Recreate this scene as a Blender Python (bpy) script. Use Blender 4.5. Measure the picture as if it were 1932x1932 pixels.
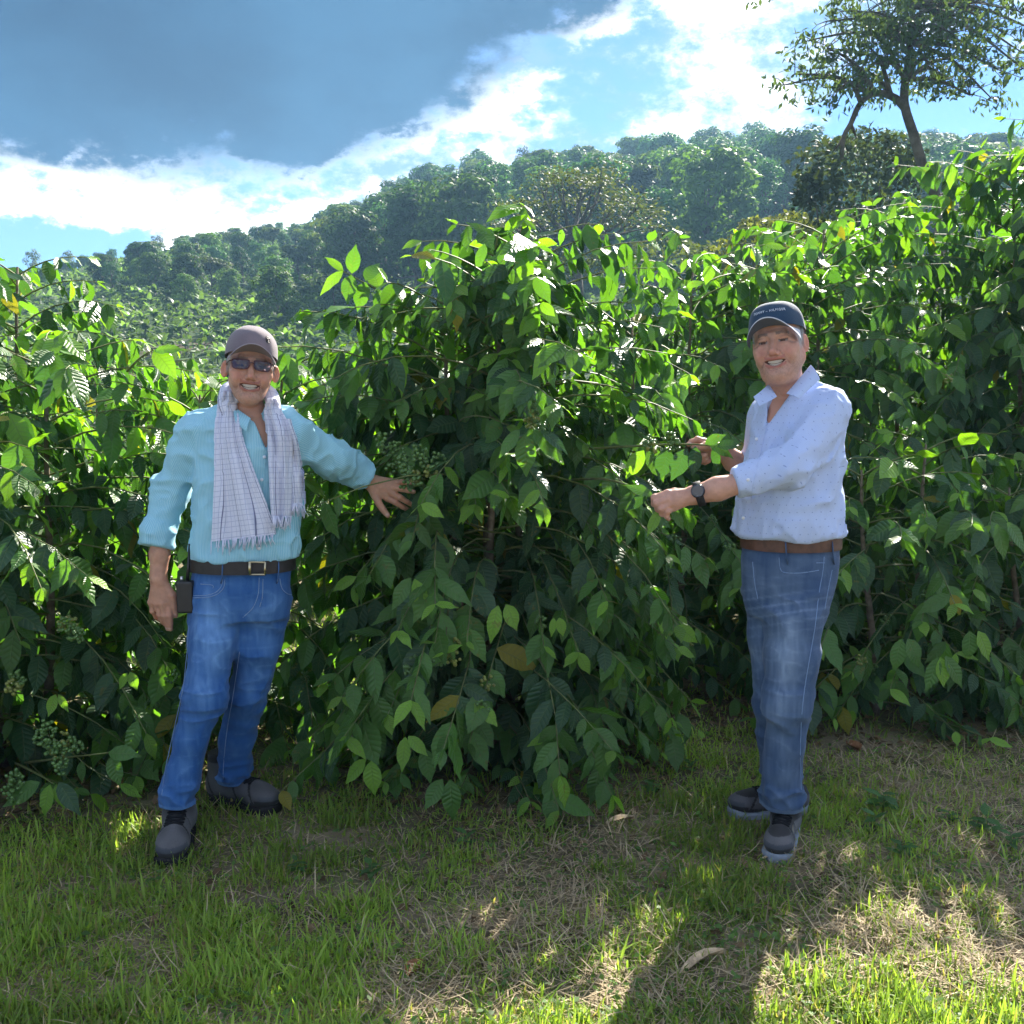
import bpy, math, random
import numpy as np
from mathutils import Vector, Matrix, Quaternion

for _o in list(bpy.data.objects):
    bpy.data.objects.remove(_o)
SC = bpy.context.scene
COL = SC.collection
R = math.radians

# ---------------------------------------------------------------- camera
CAM_H, PITCH, FOC = 1.5, R(6.2), 1936.0      # focal length in units of a 1932 pixel wide frame
cam_d = bpy.data.cameras.new('camera')
cam_d.sensor_fit = 'HORIZONTAL'
cam_d.angle = 2 * math.atan(966.0 / FOC)
cam_d.clip_start = 0.05
cam_d.clip_end = 3000
cam = bpy.data.objects.new('camera', cam_d)
COL.objects.link(cam)
cam.location = (0, 0, CAM_H)
cam.rotation_euler = (R(90) - PITCH, 0, 0)
SC.camera = cam

# ---------------------------------------------------------------- light and exposure
SUN_EL, SUN_AZ = R(35), R(25)                # azimuth measured from +Y towards +X
sun_dir = Vector((math.sin(SUN_AZ) * math.cos(SUN_EL), math.cos(SUN_AZ) * math.cos(SUN_EL), math.sin(SUN_EL)))
sl = bpy.data.lights.new('sun', 'SUN')
sl.energy = 3.0
sl.angle = R(0.5)
sl.color = (1.0, 0.93, 0.82)
so = bpy.data.objects.new('sun', sl)
COL.objects.link(so)
so.rotation_euler = sun_dir.to_track_quat('Z', 'Y').to_euler()
so.location = (20, 40, 60)
SC.view_settings.view_transform = 'Standard'
SC.view_settings.look = 'None'
SC.view_settings.exposure = 2.72
SC.view_settings.gamma = 1.0
SC.view_settings.use_curve_mapping = False
SC.render.engine = 'CYCLES'
cy = SC.cycles
cy.use_denoising = True
try:
    cy.denoiser = 'OPENIMAGEDENOISE'
except Exception:
    pass
cy.max_bounces = 6
cy.diffuse_bounces = 3
cy.glossy_bounces = 2
cy.transmission_bounces = 6
cy.transparent_max_bounces = 8
cy.volume_bounces = 0
cy.caustics_reflective = False
cy.caustics_refractive = False
cy.sample_clamp_indirect = 6.0
cy.use_adaptive_sampling = True
cy.adaptive_threshold = 0.02


# ---------------------------------------------------------------- node helpers
class NT:
    def __init__(self, tree):
        self.t = tree
        tree.nodes.clear()

    def n(self, typ, **kw):
        nd = self.t.nodes.new(typ)
        for k, v in kw.items():
            if k.startswith('i_'):
                nd.inputs[k[2:].replace('_', ' ')].default_value = v
            else:
                setattr(nd, k, v)
        return nd

    def l(self, a, b):
        self.t.links.new(a, b)

    def _set(self, sock, v):
        if hasattr(v, 'is_linked') or hasattr(v, 'links'):
            self.l(v, sock)
        else:
            sock.default_value = v

    def m(self, op, a, b=None, c=None, clamp=False):
        nd = self.t.nodes.new('ShaderNodeMath')
        nd.operation = op
        nd.use_clamp = clamp
        for i, v in enumerate((a, b, c)):
            if v is not None:
                self._set(nd.inputs[i], v)
        return nd.outputs[0]

    def vm(self, op, a, b=None):
        nd = self.t.nodes.new('ShaderNodeVectorMath')
        nd.operation = op
        self._set(nd.inputs[0], a)
        if b is not None:
            self._set(nd.inputs[1], b)
        return nd.outputs[0] if op not in ('LENGTH', 'DOT_PRODUCT', 'DISTANCE') else nd.outputs[1]

    def mix(self, f, a, b, blend='MIX'):
        nd = self.t.nodes.new('ShaderNodeMix')
        nd.data_type = 'RGBA'
        nd.blend_type = blend
        nd.clamp_factor = True
        self._set(nd.inputs[0], f)
        self._set(nd.inputs[6], a)
        self._set(nd.inputs[7], b)
        return nd.outputs[2]

    def ss(self, v, lo, hi):                 # smoothstep
        nd = self.t.nodes.new('ShaderNodeMapRange')
        nd.interpolation_type = 'SMOOTHSTEP'
        self._set(nd.inputs[0], v)
        nd.inputs[1].default_value = lo
        nd.inputs[2].default_value = hi
        return nd.outputs[0]

    def noise(self, vec, scale, detail=4, rough=0.5, dist=0.0, lac=2.0):
        nd = self.t.nodes.new('ShaderNodeTexNoise')
        nd.inputs['Scale'].default_value = scale
        nd.inputs['Detail'].default_value = detail
        nd.inputs['Roughness'].default_value = rough
        nd.inputs['Distortion'].default_value = dist
        nd.inputs['Lacunarity'].default_value = lac
        if vec is not None:
            self.l(vec, nd.inputs['Vector'])
        return nd.outputs[0]


def rgb(c):
    return (c[0], c[1], c[2], 1.0)


# ---------------------------------------------------------------- sky: clear Nishita sky with broken cloud
def build_world():
    w = bpy.data.worlds.new('World')
    SC.world = w
    w.use_nodes = True
    t = NT(w.node_tree)
    tc = t.n('ShaderNodeTexCoord')
    d = t.vm('NORMALIZE', tc.outputs['Generated'])
    sep = t.n('ShaderNodeSeparateXYZ')
    t.l(d, sep.inputs[0])
    x, y, z = sep.outputs
    az = t.m('MULTIPLY', t.m('ARCTAN2', x, y), 57.29578)
    el = t.m('MULTIPLY', t.m('ARCSINE', z), 57.29578)
    sky = t.n('ShaderNodeTexSky', sky_type='NISHITA', sun_disc=False, sun_elevation=SUN_EL, sun_rotation=SUN_AZ,
              altitude=2500.0, air_density=1.0, dust_density=0.0, ozone_density=2.0)
    skyc = t.mix(1.0, sky.outputs[0], (0.62, 0.81, 1.10, 1), 'MULTIPLY')
    skyc = t.mix(1.0, skyc, (SKY_GAIN, SKY_GAIN, SKY_GAIN, 1), 'MULTIPLY')
    dv = t.vm('MULTIPLY', d, (1.0, 1.0, 1.7))
    dv = t.vm('ADD', dv, (SKY_SEED, 2.7, 0.0))
    n1 = t.noise(dv, 4.2, 8, 0.62)
    n2 = t.noise(t.vm('ADD', dv, (5.3, 1.1, 3.7)), 4.6, 6, 0.62)
    n3 = t.noise(t.vm('ADD', dv, (1.3, 8.1, 2.7)), 2.2, 1, 0.5)
    n4 = t.noise(t.vm('ADD', dv, (7.3, 3.1, 0.7)), 11.0, 7, 0.66)
    # one large grey cloud bank, its base near 13 degrees, its right edge slanting upward
    s1 = t.m('DIVIDE', t.m('SUBTRACT', el, 11.2), 2.2)
    edge = t.m('ADD', t.m('MULTIPLY', t.m('SUBTRACT', el, 14.0), 1.9), -4.5)
    s2 = t.m('DIVIDE', t.m('SUBTRACT', edge, az), 4.0)
    T = t.m('SMOOTH_MIN', s1, s2, 1.2)
    T = t.m('SMOOTH_MIN', T, t.m('DIVIDE', t.m('ADD', az, 50.0), 6.0), 1.0)
    T = t.m('SMOOTH_MIN', T, t.m('DIVIDE', t.m('SUBTRACT', 50.0, el), 6.0), 1.0)
    T = t.m('MINIMUM', T, 3.0)
    nn = t.m('ADD', t.m('MULTIPLY', t.m('SUBTRACT', n1, 0.5), 4.2), t.m('MULTIPLY', t.m('SUBTRACT', n4, 0.5), 3.0))
    T = t.m('ADD', T, nn)
    dk0 = t.ss(T, -0.2, 0.9)
    veil = t.m('MULTIPLY', t.ss(T, -4.0, -0.6), t.ss(t.m('ADD', n2, t.m('MULTIPLY', t.m('SUBTRACT', n4, 0.5), 0.25)), 0.47, 0.62))
    brk = t.m('MAXIMUM', dk0, t.ss(t.m('ADD', t.m('MULTIPLY', n4, 0.6), t.m('MULTIPLY', n2, 0.4)), 0.40, 0.52))
    aT = t.m('MAXIMUM', t.m('MULTIPLY', t.ss(T, -0.8, -0.25), brk), t.m('MULTIPLY', veil, 0.9))
    dk = t.ss(T, -0.40, 0.75)
    # scattered cumulus everywhere else
    g = t.m('ADD', n2, t.m('MULTIPLY', t.m('SUBTRACT', n3, 0.5), 0.45))
    g = t.m('ADD', g, t.m('MULTIPLY', t.m('SUBTRACT', n4, 0.5), 0.12))
    aG = t.m('MULTIPLY', t.ss(g, 0.465, 0.565), 0.95)
    dG = t.m('MULTIPLY', t.ss(g, 0.60, 0.78), 0.45)
    lit = t.ss(t.m('ADD', n4, t.m('MULTIPLY', t.m('SUBTRACT', n1, 0.5), 0.6)), 0.38, 0.66)
    white = t.mix(lit, (0.060, 0.100, 0.158, 1), (0.52, 0.51, 0.495, 1))
    greyb = t.mix(t.ss(n1, 0.3, 0.7), (0.003, 0.013, 0.032, 1), (0.009, 0.030, 0.060, 1))
    c1 = t.mix(dk, white, greyb)
    c2 = t.mix(dG, white, (0.12, 0.20, 0.31, 1))
    a = t.m('MULTIPLY', t.m('MAXIMUM', aT, aG), t.ss(el, -3.0, 3.0))
    cc = t.mix(aT, c2, c1)
    ccs = t.mix(1.0, cc, (CLOUD, CLOUD, CLOUD, 1), 'MULTIPLY')
    fin = t.mix(a, skyc, ccs)
    bg = t.n('ShaderNodeBackground')
    bg.inputs[1].default_value = SKY_STRENGTH
    t.l(fin, bg.inputs[0])
    out = t.n('ShaderNodeOutputWorld')
    t.l(bg.outputs[0], out.inputs[0])


SKY_STRENGTH = 0.06
SKY_GAIN = 0.45
SKY_SEED = 9.2
CLOUD = 14.0
build_world()


# ---------------------------------------------------------------- geometry helpers
def P(x, y, Y):
    """World point at ground distance Y seen at (x, y) of a 1932 px frame: used once to read real positions and sizes."""
    a, b = (x - 966.0) / FOC, (966.0 - y) / FOC
    dy = math.cos(PITCH) + b * math.sin(PITCH)
    dz = -math.sin(PITCH) + b * math.cos(PITCH)
    t = Y / dy
    return np.array((a * t, Y, CAM_H + dz * t))


def proj(p):
    p = np.asarray(p, dtype=np.float64) - np.array((0, 0, CAM_H))
    c, s = math.cos(PITCH), math.sin(PITCH)
    f = p[..., 1] * c - p[..., 2] * s
    u = p[..., 1] * s + p[..., 2] * c
    f = np.maximum(f, 1e-3)
    return np.stack((966 + FOC * p[..., 0] / f, 966 - FOC * u / f, f), -1)


_tabs = {}


def vnoise(p, scale=1.0, seed=0):
    """smooth value noise in [-1, 1] for an (N, 3) array"""
    if seed not in _tabs:
        _tabs[seed] = np.random.default_rng(seed + 77).uniform(-1, 1, (32, 32, 32)).astype(np.float32)
    T = _tabs[seed]
    q = p * scale
    i = np.floor(q).astype(np.int32)
    f = (q - i).astype(np.float32)
    f = f * f * (3 - 2 * f)
    i &= 31
    j = (i + 1) & 31
    x0, y0, z0 = i[..., 0], i[..., 1], i[..., 2]
    x1, y1, z1 = j[..., 0], j[..., 1], j[..., 2]
    fx, fy, fz = f[..., 0], f[..., 1], f[..., 2]
    a = T[x0, y0, z0] * (1 - fx) + T[x1, y0, z0] * fx
    b = T[x0, y1, z0] * (1 - fx) + T[x1, y1, z0] * fx
    c = T[x0, y0, z1] * (1 - fx) + T[x1, y0, z1] * fx
    d = T[x0, y1, z1] * (1 - fx) + T[x1, y1, z1] * fx
    return (a * (1 - fy) + b * fy) * (1 - fz) + (c * (1 - fy) + d * fy) * fz


def fbm2(x, y, scale, seed=0, octs=3):
    p = np.stack((np.asarray(x, float), np.asarray(y, float), np.zeros_like(np.asarray(x, float)) + 0.37), -1)
    v, a = 0, 1.0
    for k in range(octs):
        v = v + a * vnoise(p, scale * 2 ** k, seed + k)
        a *= 0.5
    return v


def sstep(x, a, b):
    t = np.clip((np.asarray(x, float) - a) / (b - a), 0, 1)
    return t * t * (3 - 2 * t)


def mesh_from(name, V, F, smooth=True, col=None, uv=None, attrs=None):
    """V (n,3), F list of index arrays (m,3)/(m,4); fast foreach_set build. col: (n,4) point colours, uv: (n,2)"""
    if isinstance(F, np.ndarray):
        F = [F]
    F = [np.asarray(f, np.int32) for f in F if len(f)]
    me = bpy.data.meshes.new(name)
    V = np.asarray(V, np.float32)
    me.vertices.add(len(V))
    me.vertices.foreach_set('co', V.ravel())
    loops = np.concatenate([f.ravel() for f in F])
    tot = np.concatenate([np.full(len(f), f.shape[1], np.int32) for f in F])
    start = np.concatenate(([0], np.cumsum(tot)[:-1])).astype(np.int32)
    me.loops.add(len(loops))
    me.loops.foreach_set('vertex_index', loops)
    me.polygons.add(len(tot))
    me.polygons.foreach_set('loop_start', start)
    me.polygons.foreach_set('loop_total', tot)
    me.polygons.foreach_set('use_smooth', np.full(len(tot), smooth))
    if col is not None:
        c = np.asarray(col, np.float32)
        if c.shape[1] == 3:
            c = np.concatenate((c, np.ones((len(c), 1), np.float32)), 1)
        at = me.color_attributes.new('col', 'FLOAT_COLOR', 'POINT')
        at.data.foreach_set('color', c.ravel())
    if uv is not None:
        ul = me.uv_layers.new(name='UVMap')
        ul.data.foreach_set('uv', np.asarray(uv, np.float32)[loops].ravel())
    if attrs:
        for k, v in attrs.items():
            at = me.attributes.new(k, 'FLOAT', 'POINT')
            at.data.foreach_set('value', np.asarray(v, np.float32))
    me.update()
    me.validate()
    return me


def add(name, me, mat=None, parent=None, loc=None):
    o = bpy.data.objects.new(name, me)
    COL.objects.link(o)
    if mat is not None and me is not None and len(me.materials) == 0:
        me.materials.append(mat)
    if parent is not None:
        o.parent = parent
    if loc is not None:
        o.location = loc
    return o


def tag(o, label=None, cat=None, group=None, kind=None):
    if label:
        o['label'] = label
    if cat:
        o['category'] = cat
    if group:
        o['group'] = group
    if kind:
        o['kind'] = kind
    return o


def empty(name, loc):
    o = bpy.data.objects.new(name, None)
    COL.objects.link(o)
    o.empty_display_size = 0.1
    o.location = loc
    return o


def nrm(v):
    v = np.asarray(v, float)
    return v / np.maximum(np.linalg.norm(v, axis=-1, keepdims=True), 1e-9)


class MB:
    """collects vertices and faces of one mesh"""

    def __init__(s):
        s.v, s.q, s.t, s.c, s.n = [], [], [], [], 0

    def addm(s, V, Q=None, Tr=None, col=None):
        V = np.asarray(V, float).reshape(-1, 3)
        if Q is not None and len(Q):
            s.q.append(np.asarray(Q, np.int32) + s.n)
        if Tr is not None and len(Tr):
            s.t.append(np.asarray(Tr, np.int32) + s.n)
        s.v.append(V)
        if col is not None:
            c = np.asarray(col, float)
            s.c.append(np.broadcast_to(c, (len(V), 3)) if c.ndim == 1 else c)
        s.n += len(V)

    def tube(s, pts, rad, k=8, cap=True, col=None, flat=1.0):
        pts = np.asarray(pts, float)
        n = len(pts)
        rad = np.broadcast_to(np.asarray(rad, float), (n,))
        tan = nrm(np.gradient(pts, axis=0))
        ref = np.array((0, 0, 1.0)) if abs(tan[0][2]) < 0.9 else np.array((1.0, 0, 0))
        u = nrm(np.cross(tan[0], ref))
        rings = []
        ang = np.arange(k) / k * 2 * np.pi
        for i in range(n):
            u = nrm(u - tan[i] * np.dot(u, tan[i]))
            w = np.cross(tan[i], u)
            rings.append(pts[i] + rad[i] * (np.cos(ang)[:, None] * u + flat * np.sin(ang)[:, None] * w))
        V = np.concatenate(rings)
        a = np.arange(k)
        b = (a + 1) % k
        Q = np.concatenate([np.stack((i * k + a, i * k + b, (i + 1) * k + b, (i + 1) * k + a), 1) for i in range(n - 1)])
        Tr = None
        if cap:
            V = np.concatenate((V, pts[:1], pts[-1:]))
            Tr = np.concatenate((np.stack((b, a, np.full(k, n * k)), 1),
                                 np.stack(((n - 1) * k + a, (n - 1) * k + b, np.full(k, n * k + 1)), 1)))
        s.addm(V, Q, Tr, col)

    def grid(s, G, col=None, closed=False):
        """G (nu, nv, 3)"""
        nu, nv = G.shape[:2]
        i, j = np.meshgrid(np.arange(nu - (0 if closed else 1)), np.arange(nv - 1), indexing='ij')
        i2 = (i + 1) % nu
        Q = np.stack((i * nv + j, i2 * nv + j, i2 * nv + j + 1, i * nv + j + 1), -1).reshape(-1, 4)
        s.addm(G.reshape(-1, 3), Q, None, col)

    def box(s, c, h, Rm=None, col=None):
        V = np.array([(x, y, z) for x in (-1, 1) for y in (-1, 1) for z in (-1, 1)], float) * np.asarray(h)
        if Rm is not None:
            V = V @ np.asarray(Rm).T
        s.addm(V + np.asarray(c), [(0, 1, 3, 2), (4, 6, 7, 5), (0, 4, 5, 1), (2, 3, 7, 6), (0, 2, 6, 4), (1, 5, 7, 3)], None, col)

    def build(s, name, smooth=True, off=None, **kw):
        V = np.concatenate(s.v)
        if off is not None:
            V = V - np.asarray(off)
        F = []
        if s.q:
            F.append(np.concatenate(s.q))
        if s.t:
            F.append(np.concatenate(s.t))
        return mesh_from(name, V, F, smooth, col=np.concatenate(s.c) if s.c else None, **kw)


def spline(pts, n):
    """Catmull-Rom through the points, n samples"""
    p = np.asarray(pts, float)
    p = np.concatenate((2 * p[:1] - p[1:2], p, 2 * p[-1:] - p[-2:-1]))
    m = len(p) - 3
    t = np.linspace(0, m - 1e-6, n)
    i = t.astype(int)
    f = (t - i)[:, None]
    a, b, c, d = p[i], p[i + 1], p[i + 2], p[i + 3]
    return 0.5 * (2 * b + (c - a) * f + (2 * a - 5 * b + 4 * c - d) * f ** 2 + (3 * b - a - 3 * c + d) * f ** 3)


# ---------------------------------------------------------------- materials
def new_mat(name):
    m = bpy.data.materials.new(name)
    m.use_nodes = True
    return m, NT(m.node_tree)


def finish(t, shader):
    o = t.n('ShaderNodeOutputMaterial')
    t.l(shader, o.inputs['Surface'])


def mat_simple(name, c, rough=0.6, spec=0.4, noise=0.0, scale=20.0, metal=0.0, bump=0.0, bscale=200.0, sheen=0.0):
    m, t = new_mat(name)
    b = t.n('ShaderNodeBsdfPrincipled')
    b.inputs['Roughness'].default_value = rough
    b.inputs['Specular IOR Level'].default_value = spec
    b.inputs['Metallic'].default_value = metal
    tc = t.n('ShaderNodeTexCoord')
    if noise > 0:
        nz = t.noise(tc.outputs['Object'], scale, 5, 0.6)
        lo = tuple(v * (1 - noise) for v in c)
        hi = tuple(min(1, v * (1 + noise)) for v in c)
        t.l(t.mix(t.ss(nz, 0.3, 0.7), rgb(lo), rgb(hi)), b.inputs['Base Color'])
    else:
        b.inputs['Base Color'].default_value = rgb(c)
    if sheen:
        b.inputs['Sheen Weight'].default_value = sheen
    if bump:
        bp = t.n('ShaderNodeBump', i_Strength=bump, i_Distance=0.002)
        t.l(t.noise(tc.outputs['Object'], bscale, 3, 0.6), bp.inputs['Height'])
        t.l(bp.outputs[0], b.inputs['Normal'])
    finish(t, b.outputs[0])
    return m


def mat_foliage(name, source='attr', trans=0.35, rough=0.45, spec=0.35, veins=False, tint=None, noise=0.25, nscale=3.0, tgain=(1.5, 1.7, 0.7)):
    """leaf material: reflects its colour, lets part of the light through in a yellower tone"""
    m, t = new_mat(name)
    if source == 'attr':
        a = t.n('ShaderNodeVertexColor', layer_name='col')
        c = a.outputs[0]
    else:
        a = t.n('ShaderNodeObjectInfo')
        c = a.outputs['Color']
    geo = t.n('ShaderNodeNewGeometry')
    oi = t.n('ShaderNodeObjectInfo')
    nz = t.noise(geo.outputs['Position'], nscale, 3, 0.6)
    k = t.m('MULTIPLY_ADD', t.m('SUBTRACT', nz, 0.5), 2 * noise, 1.0)
    if tint == 'random':
        k = t.m('MULTIPLY', k, t.m('MULTIPLY_ADD', oi.outputs['Random'], 1.0, 0.5))
    kk = t.n('ShaderNodeCombineXYZ')
    for i in range(3):
        t.l(k, kk.inputs[i])
    c = t.mix(1.0, c, kk.outputs[0], 'MULTIPLY')
    if veins:
        spots = t.ss(t.m('ADD', t.noise(geo.outputs['Position'], 46.0, 3, 0.6), t.m('MULTIPLY', t.m('SUBTRACT', t.noise(geo.outputs['Position'], 5.0, 2, 0.5), 0.5), 0.5)), 0.66, 0.74)
        c = t.mix(t.m('MULTIPLY', spots, 0.55), c, (0.16, 0.13, 0.035, 1))
    b = t.n('ShaderNodeBsdfPrincipled')
    b.inputs['Roughness'].default_value = rough
    b.inputs['Specular IOR Level'].default_value = spec
    tr = t.n('ShaderNodeBsdfTranslucent')
    tcol = t.mix(1.0, c, rgb(tgain), 'MULTIPLY')
    if veins:
        uv = t.n('ShaderNodeUVMap')
        s = t.n('ShaderNodeSeparateXYZ')
        t.l(uv.outputs[0], s.inputs[0])
        av = t.m('ABSOLUTE', t.m('MULTIPLY_ADD', s.outputs[1], 2.0, -1.0))
        ph = t.m('MULTIPLY', t.m('SUBTRACT', s.outputs[0], t.m('MULTIPLY', av, 0.13)), 9.0)
        fr = t.m('ABSOLUTE', t.m('MULTIPLY_ADD', t.m('FRACT', ph), 2.0, -1.0))
        groove = t.ss(fr, 0.72, 1.0)
        mid = t.ss(av, 0.10, 0.02)
        hgt = t.m('MAXIMUM', groove, mid)
        bp = t.n('ShaderNodeBump', i_Strength=0.45, i_Distance=0.005, invert=True)
        t.l(t.m('ADD', t.m('POWER', fr, 1.6), mid), bp.inputs['Height'])
        t.l(bp.outputs[0], b.inputs['Normal'])
        c = t.mix(t.m('MULTIPLY', hgt, 0.30), c, (0.22, 0.32, 0.08, 1))
        tcol = t.mix(t.m('MULTIPLY', hgt, 0.35), tcol, (0.05, 0.10, 0.01, 1))
    t.l(c, b.inputs['Base Color'])
    t.l(tcol, tr.inputs['Color'])
    mx = t.n('ShaderNodeMixShader')
    mx.inputs[0].default_value = trans
    t.l(b.outputs[0], mx.inputs[1])
    t.l(tr.outputs[0], mx.inputs[2])
    finish(t, mx.outputs[0])
    return m

# ================================================================ terrain
RIDGE_Y = 150.0
_rx, _rz = [], []
for _x, _y in ((-700, 610), (-300, 580), (0, 548), (150, 528), (300, 492), (450, 462), (620, 432), (760, 418), (900, 385),
               (1050, 350), (1200, 335), (1350, 325), (1500, 325), (1700, 335), (1932, 335), (2300, 330), (2800, 360)):
    _p = P(_x, _y, RIDGE_Y)
    _rx.append(_p[0])
    _rz.append(_p[2])


def ground_z(x, y):
    x = np.asarray(x, float)
    y = np.asarray(y, float)
    z = 0.018 * fbm2(x, y, 1.3, 3) * sstep(y, 0.0, 2.0)
    z = z + 0.10 * np.clip(x - 1.5, 0, 3) * sstep(y, 3.9, 6.5)                 # bank rising to the right
    z = z - 1.2 * sstep(y, 9, 26)
    rz = np.interp(x, _rx, _rz)
    g = np.clip((y - 26) / (RIDGE_Y - 26), 0, None)
    up = np.where(g < 1, g ** 1.12, 1 - 0.35 * (1 - np.exp(-(g - 1) * 1.5)))
    z = z + (rz + 1.2) * up
    z = z + 0.9 * fbm2(x, y, 0.045, 9) * sstep(y, 30, 70)
    return z


def build_ground():
    ys = np.concatenate((np.linspace(-14, 1, 12)[:-1], np.linspace(1, 9, 90)[:-1], np.geomspace(9, 520, 120)))
    us = np.linspace(-1, 1, 161)
    us = np.sign(us) * np.abs(us) ** 1.25
    Yg, U = np.meshgrid(ys, us, indexing='ij')
    Xg = U * (1.35 * np.maximum(Yg, 0) + 14)
    Zg = ground_z(Xg, Yg)
    mb = MB()
    mb.grid(np.stack((Xg, Yg, Zg), -1)[:, ::-1])
    me = mb.build('ground')
    m, t = new_mat('soil_and_litter')
    geo = t.n('ShaderNodeNewGeometry')
    pos = geo.outputs['Position']
    sp = t.n('ShaderNodeSeparateXYZ')
    t.l(pos, sp.inputs[0])
    n1 = t.noise(pos, 1.6, 6, 0.6)
    n2 = t.noise(pos, 28.0, 5, 0.7)
    n3 = t.noise(pos, 130.0, 3, 0.7)
    soil = t.mix(n2, (0.07, 0.055, 0.042, 1), (0.20, 0.16, 0.11, 1))
    litter = t.mix(n3, (0.15, 0.125, 0.08, 1), (0.40, 0.33, 0.21, 1))
    c = t.mix(t.ss(n1, 0.35, 0.6), soil, litter)
    c = t.mix(t.m('MULTIPLY', t.ss(t.noise(pos, 3.1, 4, 0.6), 0.45, 0.65), 0.55), c, (0.05, 0.085, 0.02, 1))
    far = t.mix(t.noise(pos, 0.35, 6, 0.65), (0.018, 0.036, 0.012, 1), (0.055, 0.10, 0.03, 1))
    far = t.mix(t.ss(t.noise(pos, 0.05, 3, 0.5), 0.6, 0.7), far, (0.10, 0.07, 0.045, 1))
    c = t.mix(t.ss(sp.outputs[1], 8.0, 14.0), c, far)
    b = t.n('ShaderNodeBsdfPrincipled', i_Roughness=0.95)
    b.inputs['Specular IOR Level'].default_value = 0.1
    t.l(c, b.inputs['Base Color'])
    bp = t.n('ShaderNodeBump', i_Strength=0.8, i_Distance=0.02)
    t.l(n2, bp.inputs['Height'])
    t.l(bp.outputs[0], b.inputs['Normal'])
    finish(t, b.outputs[0])
    o = add('ground', me, m)
    tag(o, kind='structure')


build_ground()

# people stand here; grass and leaves are kept out of their feet and bodies (x, y, radius)
FEET = [(-1.12, 3.33, 0.055), (-0.90, 3.66, 0.085), (0.90, 3.36, 0.065), (0.90, 3.63, 0.09)]


def dryness(x, y):
    """1 on the dry straw patches, 0 on green turf"""
    v = 0.55 * fbm2(x, y, 1.1, 21, 3) + 0.35 * fbm2(x, y, 3.1, 25, 2)
    v = v + 0.50 * sstep(x, 0.7, 1.5) - 0.42 * sstep(-x, -0.1, 0.8)
    v = v + 0.35 * np.exp(-((x - 0.4) ** 2 / 0.3 + (y - 3.35) ** 2 / 0.03))
    return sstep(v, 0.10, 0.70)


MAT_GRASS = mat_foliage('grass_blade', 'attr', trans=0.5, rough=0.5, spec=0.25, noise=0.15, nscale=5.0, tgain=(1.5, 1.6, 0.6))
MAT_STRAW = mat_foliage('dry_straw', 'attr', trans=0.2, rough=0.7, spec=0.2, noise=0.2, nscale=9.0, tgain=(1.2, 1.0, 0.7))


def blades(rng, X, Y, L, W, lean, heading, bend, cols, z0=None, seg=3):
    """tapered bent strips, vectorised; returns V, Q, T, C"""
    n = len(X)
    h = np.stack((np.cos(heading), np.sin(heading), np.zeros(n)), -1)
    side = np.stack((-np.sin(heading), np.cos(heading), np.zeros(n)), -1)
    base = np.stack((X, Y, ground_z(X, Y) - 0.004 if z0 is None else z0), -1)
    V = np.zeros((n, 2 * seg + 1, 3))
    C = np.zeros((n, 2 * seg + 1, 3))
    pos = base.copy()
    ang = lean.copy()
    for k in range(seg + 1):
        f = k / seg
        w = W * (1.0 - 0.55 * f ** 1.5) * (0.75 + 0.5 * math.sin(min(1, f * 2) * 1.57)) / 2
        shade = (0.75 + 0.35 * f)
        if k < seg:
            V[:, 2 * k] = pos - side * w[:, None]
            V[:, 2 * k + 1] = pos + side * w[:, None]
            C[:, 2 * k] = C[:, 2 * k + 1] = cols
        else:
            V[:, 2 * seg] = pos
            C[:, 2 * seg] = cols
        step = L / seg
        d = h * np.sin(ang)[:, None] + np.array((0, 0, 1.0)) * np.cos(ang)[:, None]
        pos = pos + d * step[:, None]
        pos[:, 2] = np.maximum(pos[:, 2], base[:, 2] + 0.003)
        ang = ang + bend / seg
    m = 2 * seg + 1
    o = (np.arange(n) * m)[:, None]
    Q = np.concatenate([o + np.array((2 * k, 2 * k + 1, 2 * k + 3, 2 * k + 2)) for k in range(seg - 1)])
    Tr = o + np.array((2 * seg - 2, 2 * seg - 1, 2 * seg))
    return V.reshape(-1, 3), Q, Tr, C.reshape(-1, 3)


BUSH_SHADE = [(-1.75, 4.3, 0.95), (-0.08, 4.25, 0.85), (0.8, 5.3, 0.9), (1.8, 4.8, 0.7), (2.6, 5.0, 0.7), (1.7, 5.9, 1.0)]


def under_bush(x, y):
    m = np.zeros_like(x)
    for bx, by, br in BUSH_SHADE:
        d = np.sqrt((x - bx) ** 2 + (y - by) ** 2)
        m = np.maximum(m, 1 - sstep(d, br * 0.7, br * 1.1))
    return m


def free_of_feet(x, y, k=1.0):
    ok = np.ones(len(x), bool)
    for fx, fy, fr in FEET:
        ok &= (x - fx) ** 2 + ((y - fy) * 0.75) ** 2 > (fr * k) ** 2
    return ok


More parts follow.
